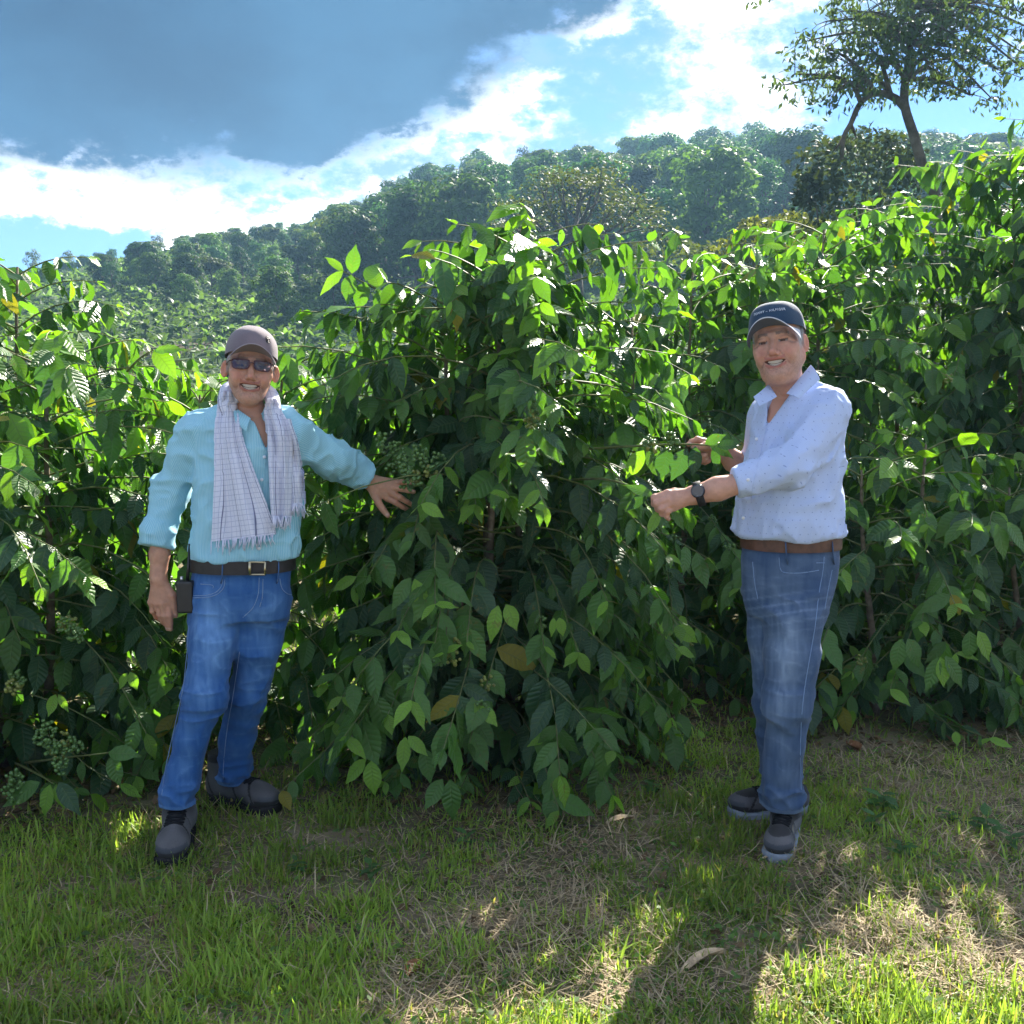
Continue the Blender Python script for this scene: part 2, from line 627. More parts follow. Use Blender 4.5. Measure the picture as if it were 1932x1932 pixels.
def build_grass():
    rng = np.random.default_rng(5)
    # live turf, denser close to the camera
    n = 300000
    Y = 2.15 + (rng.random(n) ** 1.25) * 5.2
    X = (rng.random(n) * 2 - 1) * (0.58 * Y + 0.5)
    dry = dryness(X, Y)
    ub = under_bush(X, Y)
    clump = sstep(fbm2(X, Y, 6.5, 41, 2), -0.75, 0.55)
    keep = rng.random(n) < (1 - 0.75 * dry) * (1 - 0.8 * ub) * (0.30 + 0.70 * clump) * np.clip(1.25 - 0.13 * (Y - 2), 0.35, 1)
    keep &= free_of_feet(X, Y)
    X, Y, dry, clump = X[keep], Y[keep], dry[keep], clump[keep]
    n = len(X)
    L = (0.022 + 0.044 * rng.random(n) ** 1.7) * (0.60 + 0.75 * clump)
    tall = rng.random(n) < 0.03
    L[tall] *= 1.8
    W = 0.0028 + 0.0034 * rng.random(n)
    W[tall] *= 1.3
    lean = rng.normal(0.55, 0.42, n)
    bend = rng.normal(0.7, 0.5, n)
    head = rng.random(n) * 2 * np.pi
    g = rng.random(n)[:, None]
    c = (1 - g) * np.array((0.180, 0.290, 0.060)) + g * np.array((0.330, 0.450, 0.095))
    big = sstep(fbm2(X, Y, 1.8, 55, 2), -0.5, 0.6)[:, None]
    c = c * (0.72 + 0.45 * big) + big * np.array((0.015, 0.01, 0.0))
    yel = (rng.random(n) < 0.12)[:, None]
    c = np.where(yel, np.array((0.30, 0.27, 0.11)), c)
    V, Q, T_, C = blades(rng, X, Y, L, W, lean, head, bend, c)
    o = add('grass', mesh_from('grass', V, [Q, T_], True, col=C), MAT_GRASS)
    tag(o, 'short green lawn grass growing around the two men', 'grass', kind='stuff')
    # dry straw lying between
    n = 140000
    Y = 2.15 + (rng.random(n) ** 1.2) * 5.4
    X = (rng.random(n) * 2 - 1) * (0.58 * Y + 0.5)
    dry = dryness(X, Y)
    ub = under_bush(X, Y)
    keep = rng.random(n) < np.clip(0.26 + 0.74 * dry, 0, 1) * (1 - 0.35 * ub)
    keep &= free_of_feet(X, Y, 0.9)
    X, Y, dry = X[keep], Y[keep], dry[keep]
    n = len(X)
    L = 0.025 + 0.10 * rng.random(n) ** 2.4
    W = 0.0018 + 0.0022 * rng.random(n)
    lean = rng.normal(1.35, 0.22, n)
    bend = rng.normal(0.15, 0.5, n)
    head = rng.random(n) * 2 * np.pi
    g = rng.random(n)[:, None]
    c = (1 - g) * np.array((0.22, 0.17, 0.10)) + g * np.array((0.58, 0.47, 0.30))
    z0 = ground_z(X, Y) + 0.004 + 0.02 * rng.random(n) * dry
    V, Q, T_, C = blades(rng, X, Y, L, W, lean, head, bend, c, z0)
    o = add('dry_grass_litter', mesh_from('dry_grass_litter', V, [Q, T_], True, col=C), MAT_STRAW)
    tag(o, 'dry straw and dead grass stems lying over the turf', 'straw', kind='stuff')


build_grass()

# ================================================================ trees of the hillside
MAT_BARK = mat_simple('tree_bark', (0.10, 0.085, 0.065), rough=0.9, spec=0.1, noise=0.45, scale=4.0)
MAT_BARK_PALE = mat_simple('pale_bare_bark', (0.30, 0.27, 0.23), rough=0.9, spec=0.1, noise=0.3, scale=4.0)
MAT_TREE = mat_foliage('tree_leaf', 'attr', trans=0.38, rough=0.6, spec=0.15, tint='random', noise=0.6, nscale=0.5, tgain=(1.6, 1.6, 0.5))
MAT_BANANA = mat_foliage('banana_leaf', 'attr', trans=0.35, rough=0.45, spec=0.35, tint='random', noise=0.25, nscale=0.2)


def leaf_quads(rng, C, size, out, flat=0.5, aspect=0.55, col=(0.05, 0.09, 0.025), cvar=0.3):
    """small two-triangle leaf sprays at centres C, normals blended between random, outward and up"""
    n = len(C)
    nor = nrm(nrm(rng.normal(size=(n, 3))) + flat * (nrm(out) + np.array((0, 0, 0.6))))
    ax = nrm(np.cross(nor, rng.normal(size=(n, 3))))
    ay = np.cross(nor, ax)
    s = size * (0.6 + 0.8 * rng.random(n))[:, None]
    V = np.stack((C - ax * s, C - ay * s * aspect + nor * s * 0.15, C + ax * s, C + ay * s * aspect + nor * s * 0.15), 1)
    F = (np.arange(n) * 4)[:, None] + np.array((0, 1, 2, 3))
    k = (1 - cvar + 2 * cvar * rng.random(n))[:, None]
    c = np.repeat(np.asarray(col) * k, 4, 0)
    return V.reshape(-1, 3), F, c


def crown_points(rng, blobs, per):
    """points on and inside a set of (centre, radii) ellipsoid clumps, more on the shell and on the upper half"""
    P_, O_ = [], []
    for c, r in blobs:
        d = nrm(rng.normal(size=(per, 3)))
        d[:, 2] = np.where((d[:, 2] < 0) & (rng.random(per) < 0.55), -d[:, 2], d[:, 2])
        rad = rng.random(per)[:, None] ** 0.22
        wob = 1 + 0.22 * vnoise(d * 2.1 + np.asarray(c), 1.3, 12)[:, None]
        P_.append(np.asarray(c) + d * rad * wob * np.asarray(r))
        O_.append(d)
    return np.concatenate(P_), np.concatenate(O_)


def proto_tree(seed, H, W, kind):
    """returns (trunk mesh, crown mesh) with the base at the origin. kind: round, tall, flat, sparse"""
    rng = np.random.default_rng(seed)
    mb = MB()
    lean = rng.normal(0, 0.04, 2)
    if kind == 'tall':
        z0, nb, rr = 0.38, 17, (0.20, 0.20, 0.095)
    elif kind == 'flat':
        z0, nb, rr = 0.62, 15, (0.23, 0.23, 0.07)
    elif kind == 'sparse':
        z0, nb, rr = 0.45, 11, (0.18, 0.18, 0.10)
    else:
        z0, nb, rr = 0.24, 19, (0.20, 0.20, 0.115)
    blobs = []
    for i in range(nb):
        a = i * 2.4 + rng.normal(0, 0.4)
        u = (i + 0.5) / nb
        zz = z0 + (0.93 - z0) * (1 - (1 - u) ** 1.25)
        prof = math.sqrt(max(0.0, 1 - ((zz - z0 - 0.18 * (1 - z0)) / (0.86 - 0.18 * (1 - z0)) / (1 - z0) * 0.86) ** 2)) if kind != 'flat' else (1.0 - 0.55 * u)
        rad = 0.5 * W * prof * (0.35 + 0.5 * rng.random()) * 1.15
        c = np.array((rad * math.cos(a) + lean[0] * H * zz, rad * math.sin(a) + lean[1] * H * zz, zz * H))
        k = 0.75 + 0.55 * rng.random()
        blobs.append((c, (rr[0] * W * k, rr[1] * W * k, rr[2] * H * k)))
    tp = np.array([(lean[0] * H * s + 0.02 * W * math.sin(s * 7 + seed), lean[1] * H * s, s * H) for s in np.linspace(-0.06, 0.8, 7)])
    r0 = 0.02 * H + 0.04
    mb.tube(tp, np.linspace(r0, r0 * 0.35, 7), 6)
    for c, r in blobs[::2]:
        s0 = tp[min(5, max(2, int(c[2] / H * 6) - 1))]
        mid = (s0 + c) / 2 + np.array((0, 0, -0.03 * H))
        mb.tube([s0, mid, c], [r0 * 0.45, r0 * 0.3, r0 * 0.12], 4, cap=False)
    per = {'tall': 190, 'flat': 210, 'sparse': 110, 'round': 210}[kind]
    C, O = crown_points(rng, blobs, per)
    base = {'tall': (0.051, 0.116, 0.043), 'flat': (0.084, 0.138, 0.039), 'sparse': (0.061, 0.111, 0.049), 'round': (0.055, 0.126, 0.039)}[kind]
    hue = {1: (1, 1, 1), 2: (1.25, 1.1, .8), 3: (.75, .85, 1.1), 4: (.85, 1.0, 1.0), 5: (1.2, 1.05, .8), 6: (1.0, 1.0, 1.0), 7: (1.3, 1.0, 1.1), 8: (.8, .95, .9), 9: (.7, .8, 1.0)}[seed]
    V, F, c = leaf_quads(rng, C, 0.030 * W + 0.05, O, col=np.asarray(base) * np.asarray(hue), flat=1.3)
    return mb.build('trunk'), mesh_from('crown', V, F, True, col=c)


PROTO = []
for _s, _h, _w, _k in ((1, 9, 6.5, 'round'), (2, 10, 7.5, 'round'), (3, 12, 6.0, 'tall'), (4, 11, 5.0, 'tall'), (5, 9, 8.5, 'flat'),
                       (6, 8, 7.0, 'flat'), (7, 10, 6.0, 'sparse'), (8, 7, 6.0, 'round'), (9, 12, 7.0, 'tall')):
    _t, _c = proto_tree(_s, _h, _w, _k)
    _t.materials.append(MAT_BARK)
    _c.materials.append(MAT_TREE)
    PROTO.append((_h, _w, _k, _t, _c))


def place_tree(i, x, y, h, rz, label, group=None, z=None, wide=1.0, cat='tree', name='forest_tree'):
    H, W, k, tm, cm = PROTO[i]
    zz = float(ground_z(x, y)) if z is None else z
    r = empty(name, (x, y, zz - 0.15))
    s = h / H
    r.scale = (s * wide, s * wide, s)
    r.rotation_euler = (0, 0, rz)
    add('trunk', tm, parent=r)
    add('crown', cm, parent=r)
    tag(r, label, cat, group)
    return r


def sky_tree(i, px, pyb, pyt, Y, label, rz=0.0, wide=1.0, name='ridge_tree', group=None):
    """a tree standing out on the skyline: foot at pixel row pyb, top at row pyt, distance Y"""
    b, t_ = P(px, pyb, Y), P(px, pyt, Y)
    gz = float(ground_z(b[0], Y))
    return place_tree(i, b[0], Y, t_[2] - gz, rz, label, group, z=gz, wide=wide, name=name)


_SKYX = [-100, 0, 100, 200, 300, 400, 500, 600, 640, 700, 770, 850, 920, 960, 1000, 1100, 1160, 1200, 1300, 1400, 1500, 1600, 1700, 1800, 2050]
_SKYY = [520, 515, 502, 475, 452, 440, 424, 420, 388, 385, 335, 302, 300, 328, 288, 284, 300, 264, 272, 254, 254, 266, 258, 266, 262]


def crown_limit(px, y, gz):
    """tallest tree at this spot that does not rise above the ridge line of the hill"""
    return (756 - (np.interp(px, _SKYX, _SKYY) + 6)) / FOC * y + 1.5 - gz


def build_forest():
    rng = np.random.default_rng(11)
    # single trees that stand out of the skyline
    sky_tree(6, 63, 530, 470, 150, 'lone round tree on a thin trunk at the far left of the ridge', 0.4, 0.75)
    sky_tree(4, 8, 545, 512, 150, 'low flat tree cut by the left edge of the picture', 1.0, 0.9)
    sky_tree(6, 128, 522, 472, 150, 'small open tree right of the lone tree on the ridge', 2.0, 0.8)
    sky_tree(6, 296, 492, 442, 148, 'spreading open tree on the bare stretch of ridge', 1.2, 0.9)
    sky_tree(3, 357, 480, 446, 148, 'narrow dark little tree on the ridge behind the banana grove', 0.2, 0.8)
    sky_tree(1, 672, 440, 378, 145, 'dense rounded tree left of the two bare trees', 0.9, 1.15)
    sky_tree(2, 818, 430, 306, 140, 'tall dense tree just right of the bare trees', 2.4, 1.05)
    sky_tree(8, 902, 420, 290, 140, 'tallest broad crown on the ridge above the middle bush', 0.3, 0.95)
    sky_tree(3, 742, 425, 352, 143, 'thin dark tree between the two bare trees', 0.7, 0.65)
    sky_tree(6, 985, 370, 276, 150, 'open topped tree on the ridge, dark against white cloud', 1.4, 0.7)
    sky_tree(3, 1088, 350, 272, 150, 'dark pointed tree on the ridge above the umbrella tree', 0.7, 0.8)
    g = 'forest trees covering the hillside'

    def lab_of(i, px, y):
        k = {'round': 'rounded green tree', 'tall': 'tall dense tree', 'flat': 'flat-topped tree', 'sparse': 'open-crowned tree'}[PROTO[i][2]]
        p = 'along the ridge crest' if y > 138 else ('high on the wooded slope' if y > 100 else 'low on the wooded slope')
        q = 'above the left field' if px < 640 else ('behind the middle bush' if px < 1250 else 'beyond the navy cap')
        return '%s %s %s' % (k, p, q)
    pts = []

    def try_add(x, y, dmin):
        for a, b in pts:
            if (a - x) ** 2 + (b - y) ** 2 < dmin * dmin:
                return False
        pts.append((x, y))
        return True
    # crest line
    x = -72.0
    while x < 80:
        y = RIDGE_Y + rng.normal(-3, 3)
        px = 966 + FOC * x / y
        if px > 560 or rng.random() < 0.45:
            i = int(rng.choice([0, 1, 2, 3, 6, 8, 2, 8]))
            h = rng.uniform(7.0, 12.5) if px > 900 else (rng.uniform(3.5, 7.0) if px > 640 else rng.uniform(1.8, 3.6))
            h = min(h, float(crown_limit(px, y, float(ground_z(x, y)))) * rng.uniform(0.72, 1.16))
            if h < 1.5:
                x += 1.0
                continue
            if try_add(x, y, 2.0):
                place_tree(i, x, y, h, rng.random() * 6.28, lab_of(i, px, y), g)
        x += rng.uniform(2.4, 5.0)
    # slope
    tries = 0
    while len(pts) < 285 and tries < 9000:
        tries += 1
        y = 64 + 82 * rng.random() ** 0.8
        x = (rng.random() * 2 - 1) * y * 0.53
        px = 966 + FOC * x / y
        gz = float(ground_z(x, y))
        py = 756 - FOC * (gz - 1.5) / y
        if px < 640:
            # banana grove on the lower left slope, trees only in bands
            band = fbm2(np.array([x]), np.array([y]), 0.045, 33, 2)[0]
            if py > 560 and band < 0.25:
                continue
            if py <= 560 and band < -0.25:
                continue
        if py > 590 and px > 640:
            continue
        if not try_add(x, y, 4.4 if px > 640 else 3.2):
            continue
        i = int(rng.choice([0, 1, 2, 3, 4, 5, 7, 8, 0, 1]))
        h = rng.uniform(5.2, 8.6) if px > 640 else rng.uniform(2.4, 4.4)
        h = min(h, float(crown_limit(px, y, gz)) * rng.uniform(0.85, 1.0))
        if h < 1.6:
            continue
        place_tree(i, x, y, h, rng.random() * 6.28, lab_of(i, px, y), g)


build_forest()


def bare_tree(px, pyb, pyt, Y, seed, label):
    rng = np.random.default_rng(seed)
    b, t_ = P(px, pyb, Y), P(px, pyt, Y)
    gz = float(ground_z(b[0], Y))
    H = t_[2] - gz
    r = empty('bare_tree', (b[0], Y, gz))
    mb = MB()
    tp = np.array([(0.012 * H * math.sin(s * 5 + seed), 0, s * H) for s in np.linspace(-0.03, 0.93, 9)])
    mb.tube(tp, np.linspace(0.14, 0.05, 9), 6)
    tr = mb.build('trunk')
    mb = MB()
    for i in range(16):
        z = 0.45 + 0.5 * rng.random()
        s = tp[min(8, int(z / 0.93 * 8))]
        a = rng.random() * 6.28
        L = 0.26 * H * (1.25 - z) * (0.6 + 0.8 * rng.random())
        e = s + np.array((math.cos(a) * L * 0.6, math.sin(a) * L * 0.6, L * 0.9))
        m = (s + e) / 2 + np.array((math.cos(a), math.sin(a), 0)) * L * 0.15
        mb.tube([s, m, e], [0.06, 0.045, 0.02], 4)
        for k in range(4):
            q = m + (e - m) * rng.random()
            mb.tube([q, q + (e - s) * 0.25 + rng.normal(0, 0.10 * L, 3)], [0.03, 0.015], 3, cap=False)
    add('trunk', tr, MAT_BARK_PALE, r)
    add('bare_branches', mb.build('bare_branches'), MAT_BARK_PALE, r)
    tag(r, label, 'tree')


bare_tree(728, 440, 338, 142, 1, 'left of two pale leafless trees on the ridge')
bare_tree(761, 438, 334, 142, 2, 'right of two pale leafless trees on the ridge')
bare_tree(1010, 370, 276, 152, 4, 'pale leafless tree among green crowns on the ridge')
bare_tree(1240, 350, 258, 155, 6, 'leafless twiggy tree high on the ridge above the umbrella tree')


def limb_spray(rng, mb_leaf, p, out, n, spread, size, col, flat=0.4):
    C = p + rng.normal(size=(n, 3)) * np.asarray(spread)
    V, F, c = leaf_quads(rng, C, size, np.broadcast_to(out, C.shape) + 0.01, flat=flat, aspect=0.42, col=col)
    mb_leaf.addm(V, F, None, c)


def umbrella_tree():
    """wide flat-topped tree in the valley, crown spanning x 945-1230, y 320-470"""
    rng = np.random.default_rng(71)
    Y = 45.0
    base = P(1092, 560, Y)
    root = empty('umbrella_tree', base)
    mb, lf = MB(), MB()
    fork = P(1078, 448, Y)
    trunk = spline([base, P(1088, 505, Y), P(1082, 475, Y), fork], 9)
    mb.tube(trunk - base, np.linspace(0.22, 0.16, 9), 8)
    tm = mb.build('trunk')
    mb = MB()
    tips = []
    for px, py, dy in ((960, 425, 1.0), (985, 385, -1.2), (1020, 352, 1.5), (1060, 340, -1.6), (1100, 335, 0.6), (1140, 338, -0.8), (1180, 360, 1.4),
                       (1212, 385, -0.6), (1222, 412, 1.2), (1150, 400, -2.0), (1040, 400, -2.2), (1090, 380, 2.4), (1000, 420, 2.0), (1190, 420, -1.8), (1118, 352, -2.6)):
        e = P(px, py, Y + dy)
        m = fork * 0.45 + e * 0.55 + np.array((0, 0, -0.45))
        br = spline([fork, m, e], 7)
        mb.tube(br - base, np.linspace(0.11, 0.03, 7), 5, cap=False)
        tips.append(e)
        for k in range(3):
            q = br[3 + k]
            e2 = e + rng.normal(size=3) * np.array((0.55, 0.7, 0.22))
            mb.tube(np.array([q, (q + e2) / 2 + (0, 0, 0.05), e2]) - base, [0.04, 0.03, 0.012], 4, cap=False)
            tips.append(e2)
    for e in tips:
        limb_spray(rng, lf, e - base, np.array((0, 0, 1.0)), 62, (0.42, 0.5, 0.12), 0.10, (0.072, 0.092, 0.024), 0.9)
    add('trunk', tm, MAT_BARK, root)
    add('branches', mb.build('branches'), MAT_BARK, root)
    add('crown', lf.build('crown'), MAT_TREE, root)
    tag(root, 'wide flat-topped umbrella tree standing in the valley above the middle bush', 'tree')


umbrella_tree()


def arched_tree():
    """tall tree on the right: leaning trunk, one thick limb arching left and hanging down, airy crown leaving the frame"""
    rng = np.random.default_rng(90)
    Y = 20.0
    base = P(1778, 470, Y)
    base[2] = float(ground_z(base[0], Y)) - 0.2
    root = empty('arched_tree', base)
    tr = spline([base, P(1775, 430, Y), P(1766, 372, Y), P(1742, 318, Y), P(1726, 262, Y), P(1708, 205, Y), P(1706, 168, Y), P(1712, 128, Y), P(1718, 70, Y),
                 P(1724, 0, Y), P(1732, -110, Y)], 34)
    mb = MB()
    mb.tube(tr - base, np.interp(np.linspace(0, 1, 34), [0, 0.35, 0.6, 1], [0.125, 0.095, 0.075, 0.035]), 9)
    tm = mb.build('trunk')
    arch = spline([P(1706, 202, Y), P(1690, 186, Y - 0.1), P(1664, 176, Y - 0.3), P(1640, 180, Y - 0.4), P(1620, 200, Y - 0.5), P(1606, 232, Y - 0.5), P(1592, 258, Y - 0.5),
                   P(1588, 300, Y - 0.5)], 22)
    mb = MB()
    mb.tube(arch - base, np.linspace(0.078, 0.035, 22), 8)
    for a, b_, c_ in (((1592, 258), (1584, 272), (1572, 285)), ((1606, 236), (1612, 250), (1616, 262))):
        mb.tube(np.array([P(*a, Y - .5), P(*b_, Y - .5), P(*c_, Y - .5)]) - base, [0.035, 0.025, 0.01], 5)
    am = mb.build('arched_limb')
    lf, bm = MB(), MB()
    col = (0.042, 0.066, 0.028)
    ends = []
    # (start on trunk index or arch, end pixel, depth offset)
    src = {'t1': P(1708, 150, Y), 't2': P(1716, 80, Y), 't3': P(1722, 10, Y), 'a1': P(1650, 178, Y - .35), 'a2': P(1680, 180, Y - .2), 'a3': P(1625, 195, Y - .5)}
    L = [('a1', 1600, 120, -0.8), ('a1', 1560, 90, -1.0), ('a3', 1585, 165, -0.9), ('a1', 1500, 140, -0.4), ('a1', 1480, 160, 0.4), ('a2', 1640, 90, -0.7), ('a2', 1620, 150, .6),
         ('t1', 1660, 120, -1.0), ('t1', 1640, 60, 0.5), ('t1', 1760, 120, -0.8), ('t1', 1790, 150, 0.7), ('t1', 1810, 110, 1.0), ('t1', 1830, 180, -0.4),
         ('t2', 1600, 20, 0.6), ('t2', 1560, 40, -0.6), ('t2', 1530, 75, -0.2), ('t2', 1790, 60, -1.2), ('t2', 1850, 90, 0.5), ('t2', 1880, 130, -0.8), ('t2', 1870, 185, 0.2), ('t2', 1640, 20, -1.2),
         ('t3', 1560, -20, 0.4), ('t3', 1620, -60, -0.8), ('t3', 1700, -90, 0.8), ('t3', 1790, -70, -0.8), ('t3', 1860, -30, 0.8), ('t3', 1920, 20, -0.6), ('t3', 1960, 60, 0.5),
         ('t3', 1930, 100, 0.9), ('t3', 2000, 0, 0.0), ('t3', 1760, 10, 1.2), ('t3', 1680, 30, 1.2), ('t2', 1720, 40, -1.4), ('t2', 1750, 20, -1.0), ('t2', 1690, 70, -1.1), ('t3', 1890, 60, -1.0),
         ('t3', 1840, 20, -1.3), ('t3', 1800, -10, 0.2), ('t3', 1930, 130, -0.3)]
    for s, px, py, dy in L:
        a = src[s]
        e = P(px, py, Y + dy)
        m = a * 0.5 + e * 0.5 + np.array((0, 0, 0.12 + 0.1 * rng.random()))
        br = spline([a, m, e], 9)
        bm.tube(br - base, np.linspace(0.055, 0.012, 9), 5, cap=False)
        for q in (3, 4, 5, 6, 7, 8, 8):
            for _ in range(2):
                e2 = br[q] + rng.normal(size=3) * np.array((0.34, 0.38, 0.2)) + np.array((0, 0, -0.06))
                bm.tube(np.array([br[q], (br[q] + e2) / 2 + (0, 0, 0.04), e2]) - base, [0.012, 0.008, 0.004], 3, cap=False)
                ends.append(e2)
    for e in ends:
        n = 10
        C = e - base + rng.normal(size=(n, 3)) * np.array((0.11, 0.11, 0.07))
        hang = nrm(rng.normal(size=(n, 3)) * 0.6 + np.array((0, 0, -0.7)))
        side = nrm(np.cross(hang, rng.normal(size=(n, 3))))
        s = (0.055 + 0.035 * rng.random(n))[:, None]
        V = np.stack((C - hang * s, C - side * s * 0.40, C + hang * s, C + side * s * 0.40), 1).reshape(-1, 3)
        F = (np.arange(n) * 4)[:, None] + np.array((0, 1, 2, 3))
        lf.addm(V, F, None, np.repeat(np.asarray(col) * (0.7 + 0.6 * rng.random(n))[:, None], 4, 0))
    add('trunk', tm, MAT_BARK, root)
    add('arched_limb', am, MAT_BARK, root)
    add('branches', bm.build('branches'), MAT_BARK, root)
    add('crown', lf.build('crown'), MAT_TREE, root)
    tag(root, 'tall tree at the upper right whose thick limb arches over and hangs down', 'tree')


arched_tree()


def leafy_mass(name, label, blobs, seed, size, per, col, stems=None, cat='tree', Y0=None):
    """a shrub or climber-covered tree from pixel-read clumps (px, py, Y, rx, rz in metres)"""
    rng = np.random.default_rng(seed)
    cs = [(P(px, py, Y), (rx, rx, rz)) for px, py, Y, rx, rz in blobs]
    b = np.mean([c for c, _ in cs], 0)
    b[2] = float(ground_z(b[0], b[1]))
    root = empty(name, b)
    C, O = crown_points(rng, cs, per)
    V, F, c = leaf_quads(rng, C - b, size, O, col=col, flat=0.6)
    mb = MB()
    for c0, r in cs[::2]:
        e = c0 - b
        mb.tube([np.array((e[0] * 0.15, e[1] * 0.15, -0.2)), np.array((e[0] * 0.5, e[1] * 0.5, e[2] * 0.5)), e], [0.10, 0.07, 0.02], 5, cap=False)
    add('trunk', mb.build('trunk'), MAT_BARK, root)
    add('crown', mesh_from('crown', V, F, True, col=c), MAT_TREE, root)
    tag(root, label, cat)
    return root


leafy_mass('vine_covered_tree', 'dark tree smothered in climbers below the arched tree',
           [(1545, 330, 27, 0.75, 0.9), (1580, 300, 27.5, 0.8, 0.6), (1640, 285, 28, 0.8, 0.6), (1690, 300, 28, 0.7, 0.6), (1540, 385, 26.5, 0.6, 0.7), (1600, 370, 27, 1.0, 1.0),
            (1660, 350, 27.5, 0.9, 1.0), (1700, 360, 28, 0.6, 0.9), (1610, 430, 26, 0.9, 0.6), (1530, 360, 27, 0.4, 0.5), (1660, 420, 27, 0.9, 0.6), (1712, 325, 28.5, 0.35, 0.5)],
           5, 0.095, 230, (0.062, 0.088, 0.028))
leafy_mass('roadside_shrub', 'yellowish green shrub below and left of the vine covered tree',
           [(1400, 480, 30, 0.9, 0.6), (1440, 445, 30.5, 0.8, 0.5), (1490, 430, 31, 0.8, 0.5), (1540, 445, 30, 0.8, 0.5), (1380, 500, 29.5, 0.6, 0.4), (1470, 480, 29, 0.9, 0.5), (1420, 430, 31, 0.4, 0.3)],
           6, 0.085, 330, (0.085, 0.098, 0.024), cat='shrub')
leafy_mass('roadside_shrub', 'pale shrub in the valley under the umbrella tree',
           [(1130, 505, 40, 0.9, 0.5), (1060, 500, 41, 0.9, 0.6), (1000, 490, 42, 1.0, 0.6), (1200, 490, 42, 1.0, 0.7), (1270, 470, 44, 1.0, 0.8), (1320, 490, 40, 0.9, 0.6)],
           8, 0.10, 330, (0.075, 0.098, 0.026), cat='shrub')


# ---------------------------------------------------------------- banana grove on the left slope
def banana_proto(seed):
    rng = np.random.default_rng(seed)
    mb = MB()
    H = 1.1
    mb.tube([(0, 0, -0.2), (0.02, 0, H * 0.5), (0, 0.02, H)], [0.13, 0.11, 0.07], 6, col=(0.09, 0.11, 0.035))
    for i in range(9):
        a = i * 2.4 + rng.normal(0, 0.3)
        up = rng.uniform(0.55, 1.25) if i < 7 else 1.4
        L = rng.uniform(1.3, 1.8)
        h = np.array((math.cos(a), math.sin(a), 0))
        s = np.array((-math.sin(a), math.cos(a), 0))
        pos, ang = np.array((0, 0, H)), up
        mid, lf, rt = [], [], []
        K = 7
        for k in range(K + 1):
            f = k / K
            w = 0.30 * math.sin(math.pi * min(1, 0.12 + 0.88 * f) ** 0.8) ** 0.7 * (1 if f < 1 else 0.05) + 0.015
            mid.append(pos.copy())
            nv = np.cross(s, h * math.cos(ang) + np.array((0, 0, math.sin(ang))))
            lf.append(pos - s * w - nv * w * 0.25 * -1 + rng.normal(0, 0.02, 3))
            rt.append(pos + s * w + nv * w * 0.25 + rng.normal(0, 0.02, 3))
            pos = pos + (h * math.cos(ang) + np.array((0, 0, math.sin(ang)))) * L / K
            ang -= rng.uniform(0.14, 0.30)
        G = np.stack((lf, mid, rt), 1)
        mb.grid(G, col=np.array((0.125, 0.195, 0.06)) * rng.uniform(0.75, 1.3))
    return mb.build('banana_plant')


BAN = [banana_proto(s) for s in (1, 2, 3, 4)]
for _b in BAN:
    _b.materials.append(MAT_BANANA)


def build_bananas():
    rng = np.random.default_rng(31)
    pts = []
    tries = 0
    while len(pts) < 300 and tries < 20000:
        tries += 1
        y = 40 + 92 * rng.random() ** 1.1
        x = -y * (0.05 + 0.47 * rng.random())
        px = 966 + FOC * x / y
        gz = float(ground_z(x, y))
        py = 756 - FOC * (gz - 1.5) / y
        if px < 0 or px > 640 or py < 520:
            continue
        if px > 500 and y < 50 and rng.random() < 0.6:
            continue
        if any((a - x) ** 2 + (b - y) ** 2 < (0.7 + 0.008 * y) ** 2 for a, b in pts):
            continue
        pts.append((x, y))
        o = add('banana_plant', BAN[int(rng.integers(4))], loc=(x, y, gz))
        s = rng.uniform(0.30, 0.60)
        o.scale = (s, s, s)
        o.rotation_euler = (rng.normal(0, 0.06), rng.normal(0, 0.06), rng.random() * 6.28)
        tag(o, 'small banana plant %s part of the left slope, %s' % ('on the lowest' if y < 62 else ('on the middle' if y < 90 else 'on the highest planted'), 'towards the left edge' if px < 300 else 'above the scarf wearer'), 'banana plant', 'banana plants on the left slope')
    # undergrowth over the whole slope, one mass
    n = 60000
    y = 20 + 135 * rng.random(n) ** 0.75
    x = (rng.random(n) * 2 - 1) * y * 0.56
    z = ground_z(x, y)
    C = np.stack((x, y, z + 0.15 + 0.7 * rng.random(n) ** 2 * (0.3 + 0.006 * y)), -1)
    V, F, c = leaf_quads(rng, C, 0.16, np.broadcast_to(np.array((0, -0.3, 1.0)), C.shape), flat=0.5, col=(0.060, 0.105, 0.034), cvar=0.45)
    V = C.repeat(4, 0) + (V - C.repeat(4, 0)) * (0.5 + 0.013 * y.repeat(4))[:, None]
    o = add('undergrowth', mesh_from('undergrowth', V, F, True, col=c), MAT_TREE)
    tag(o, 'low green undergrowth covering the hillside between the trees', 'undergrowth', kind='stuff')


build_bananas()

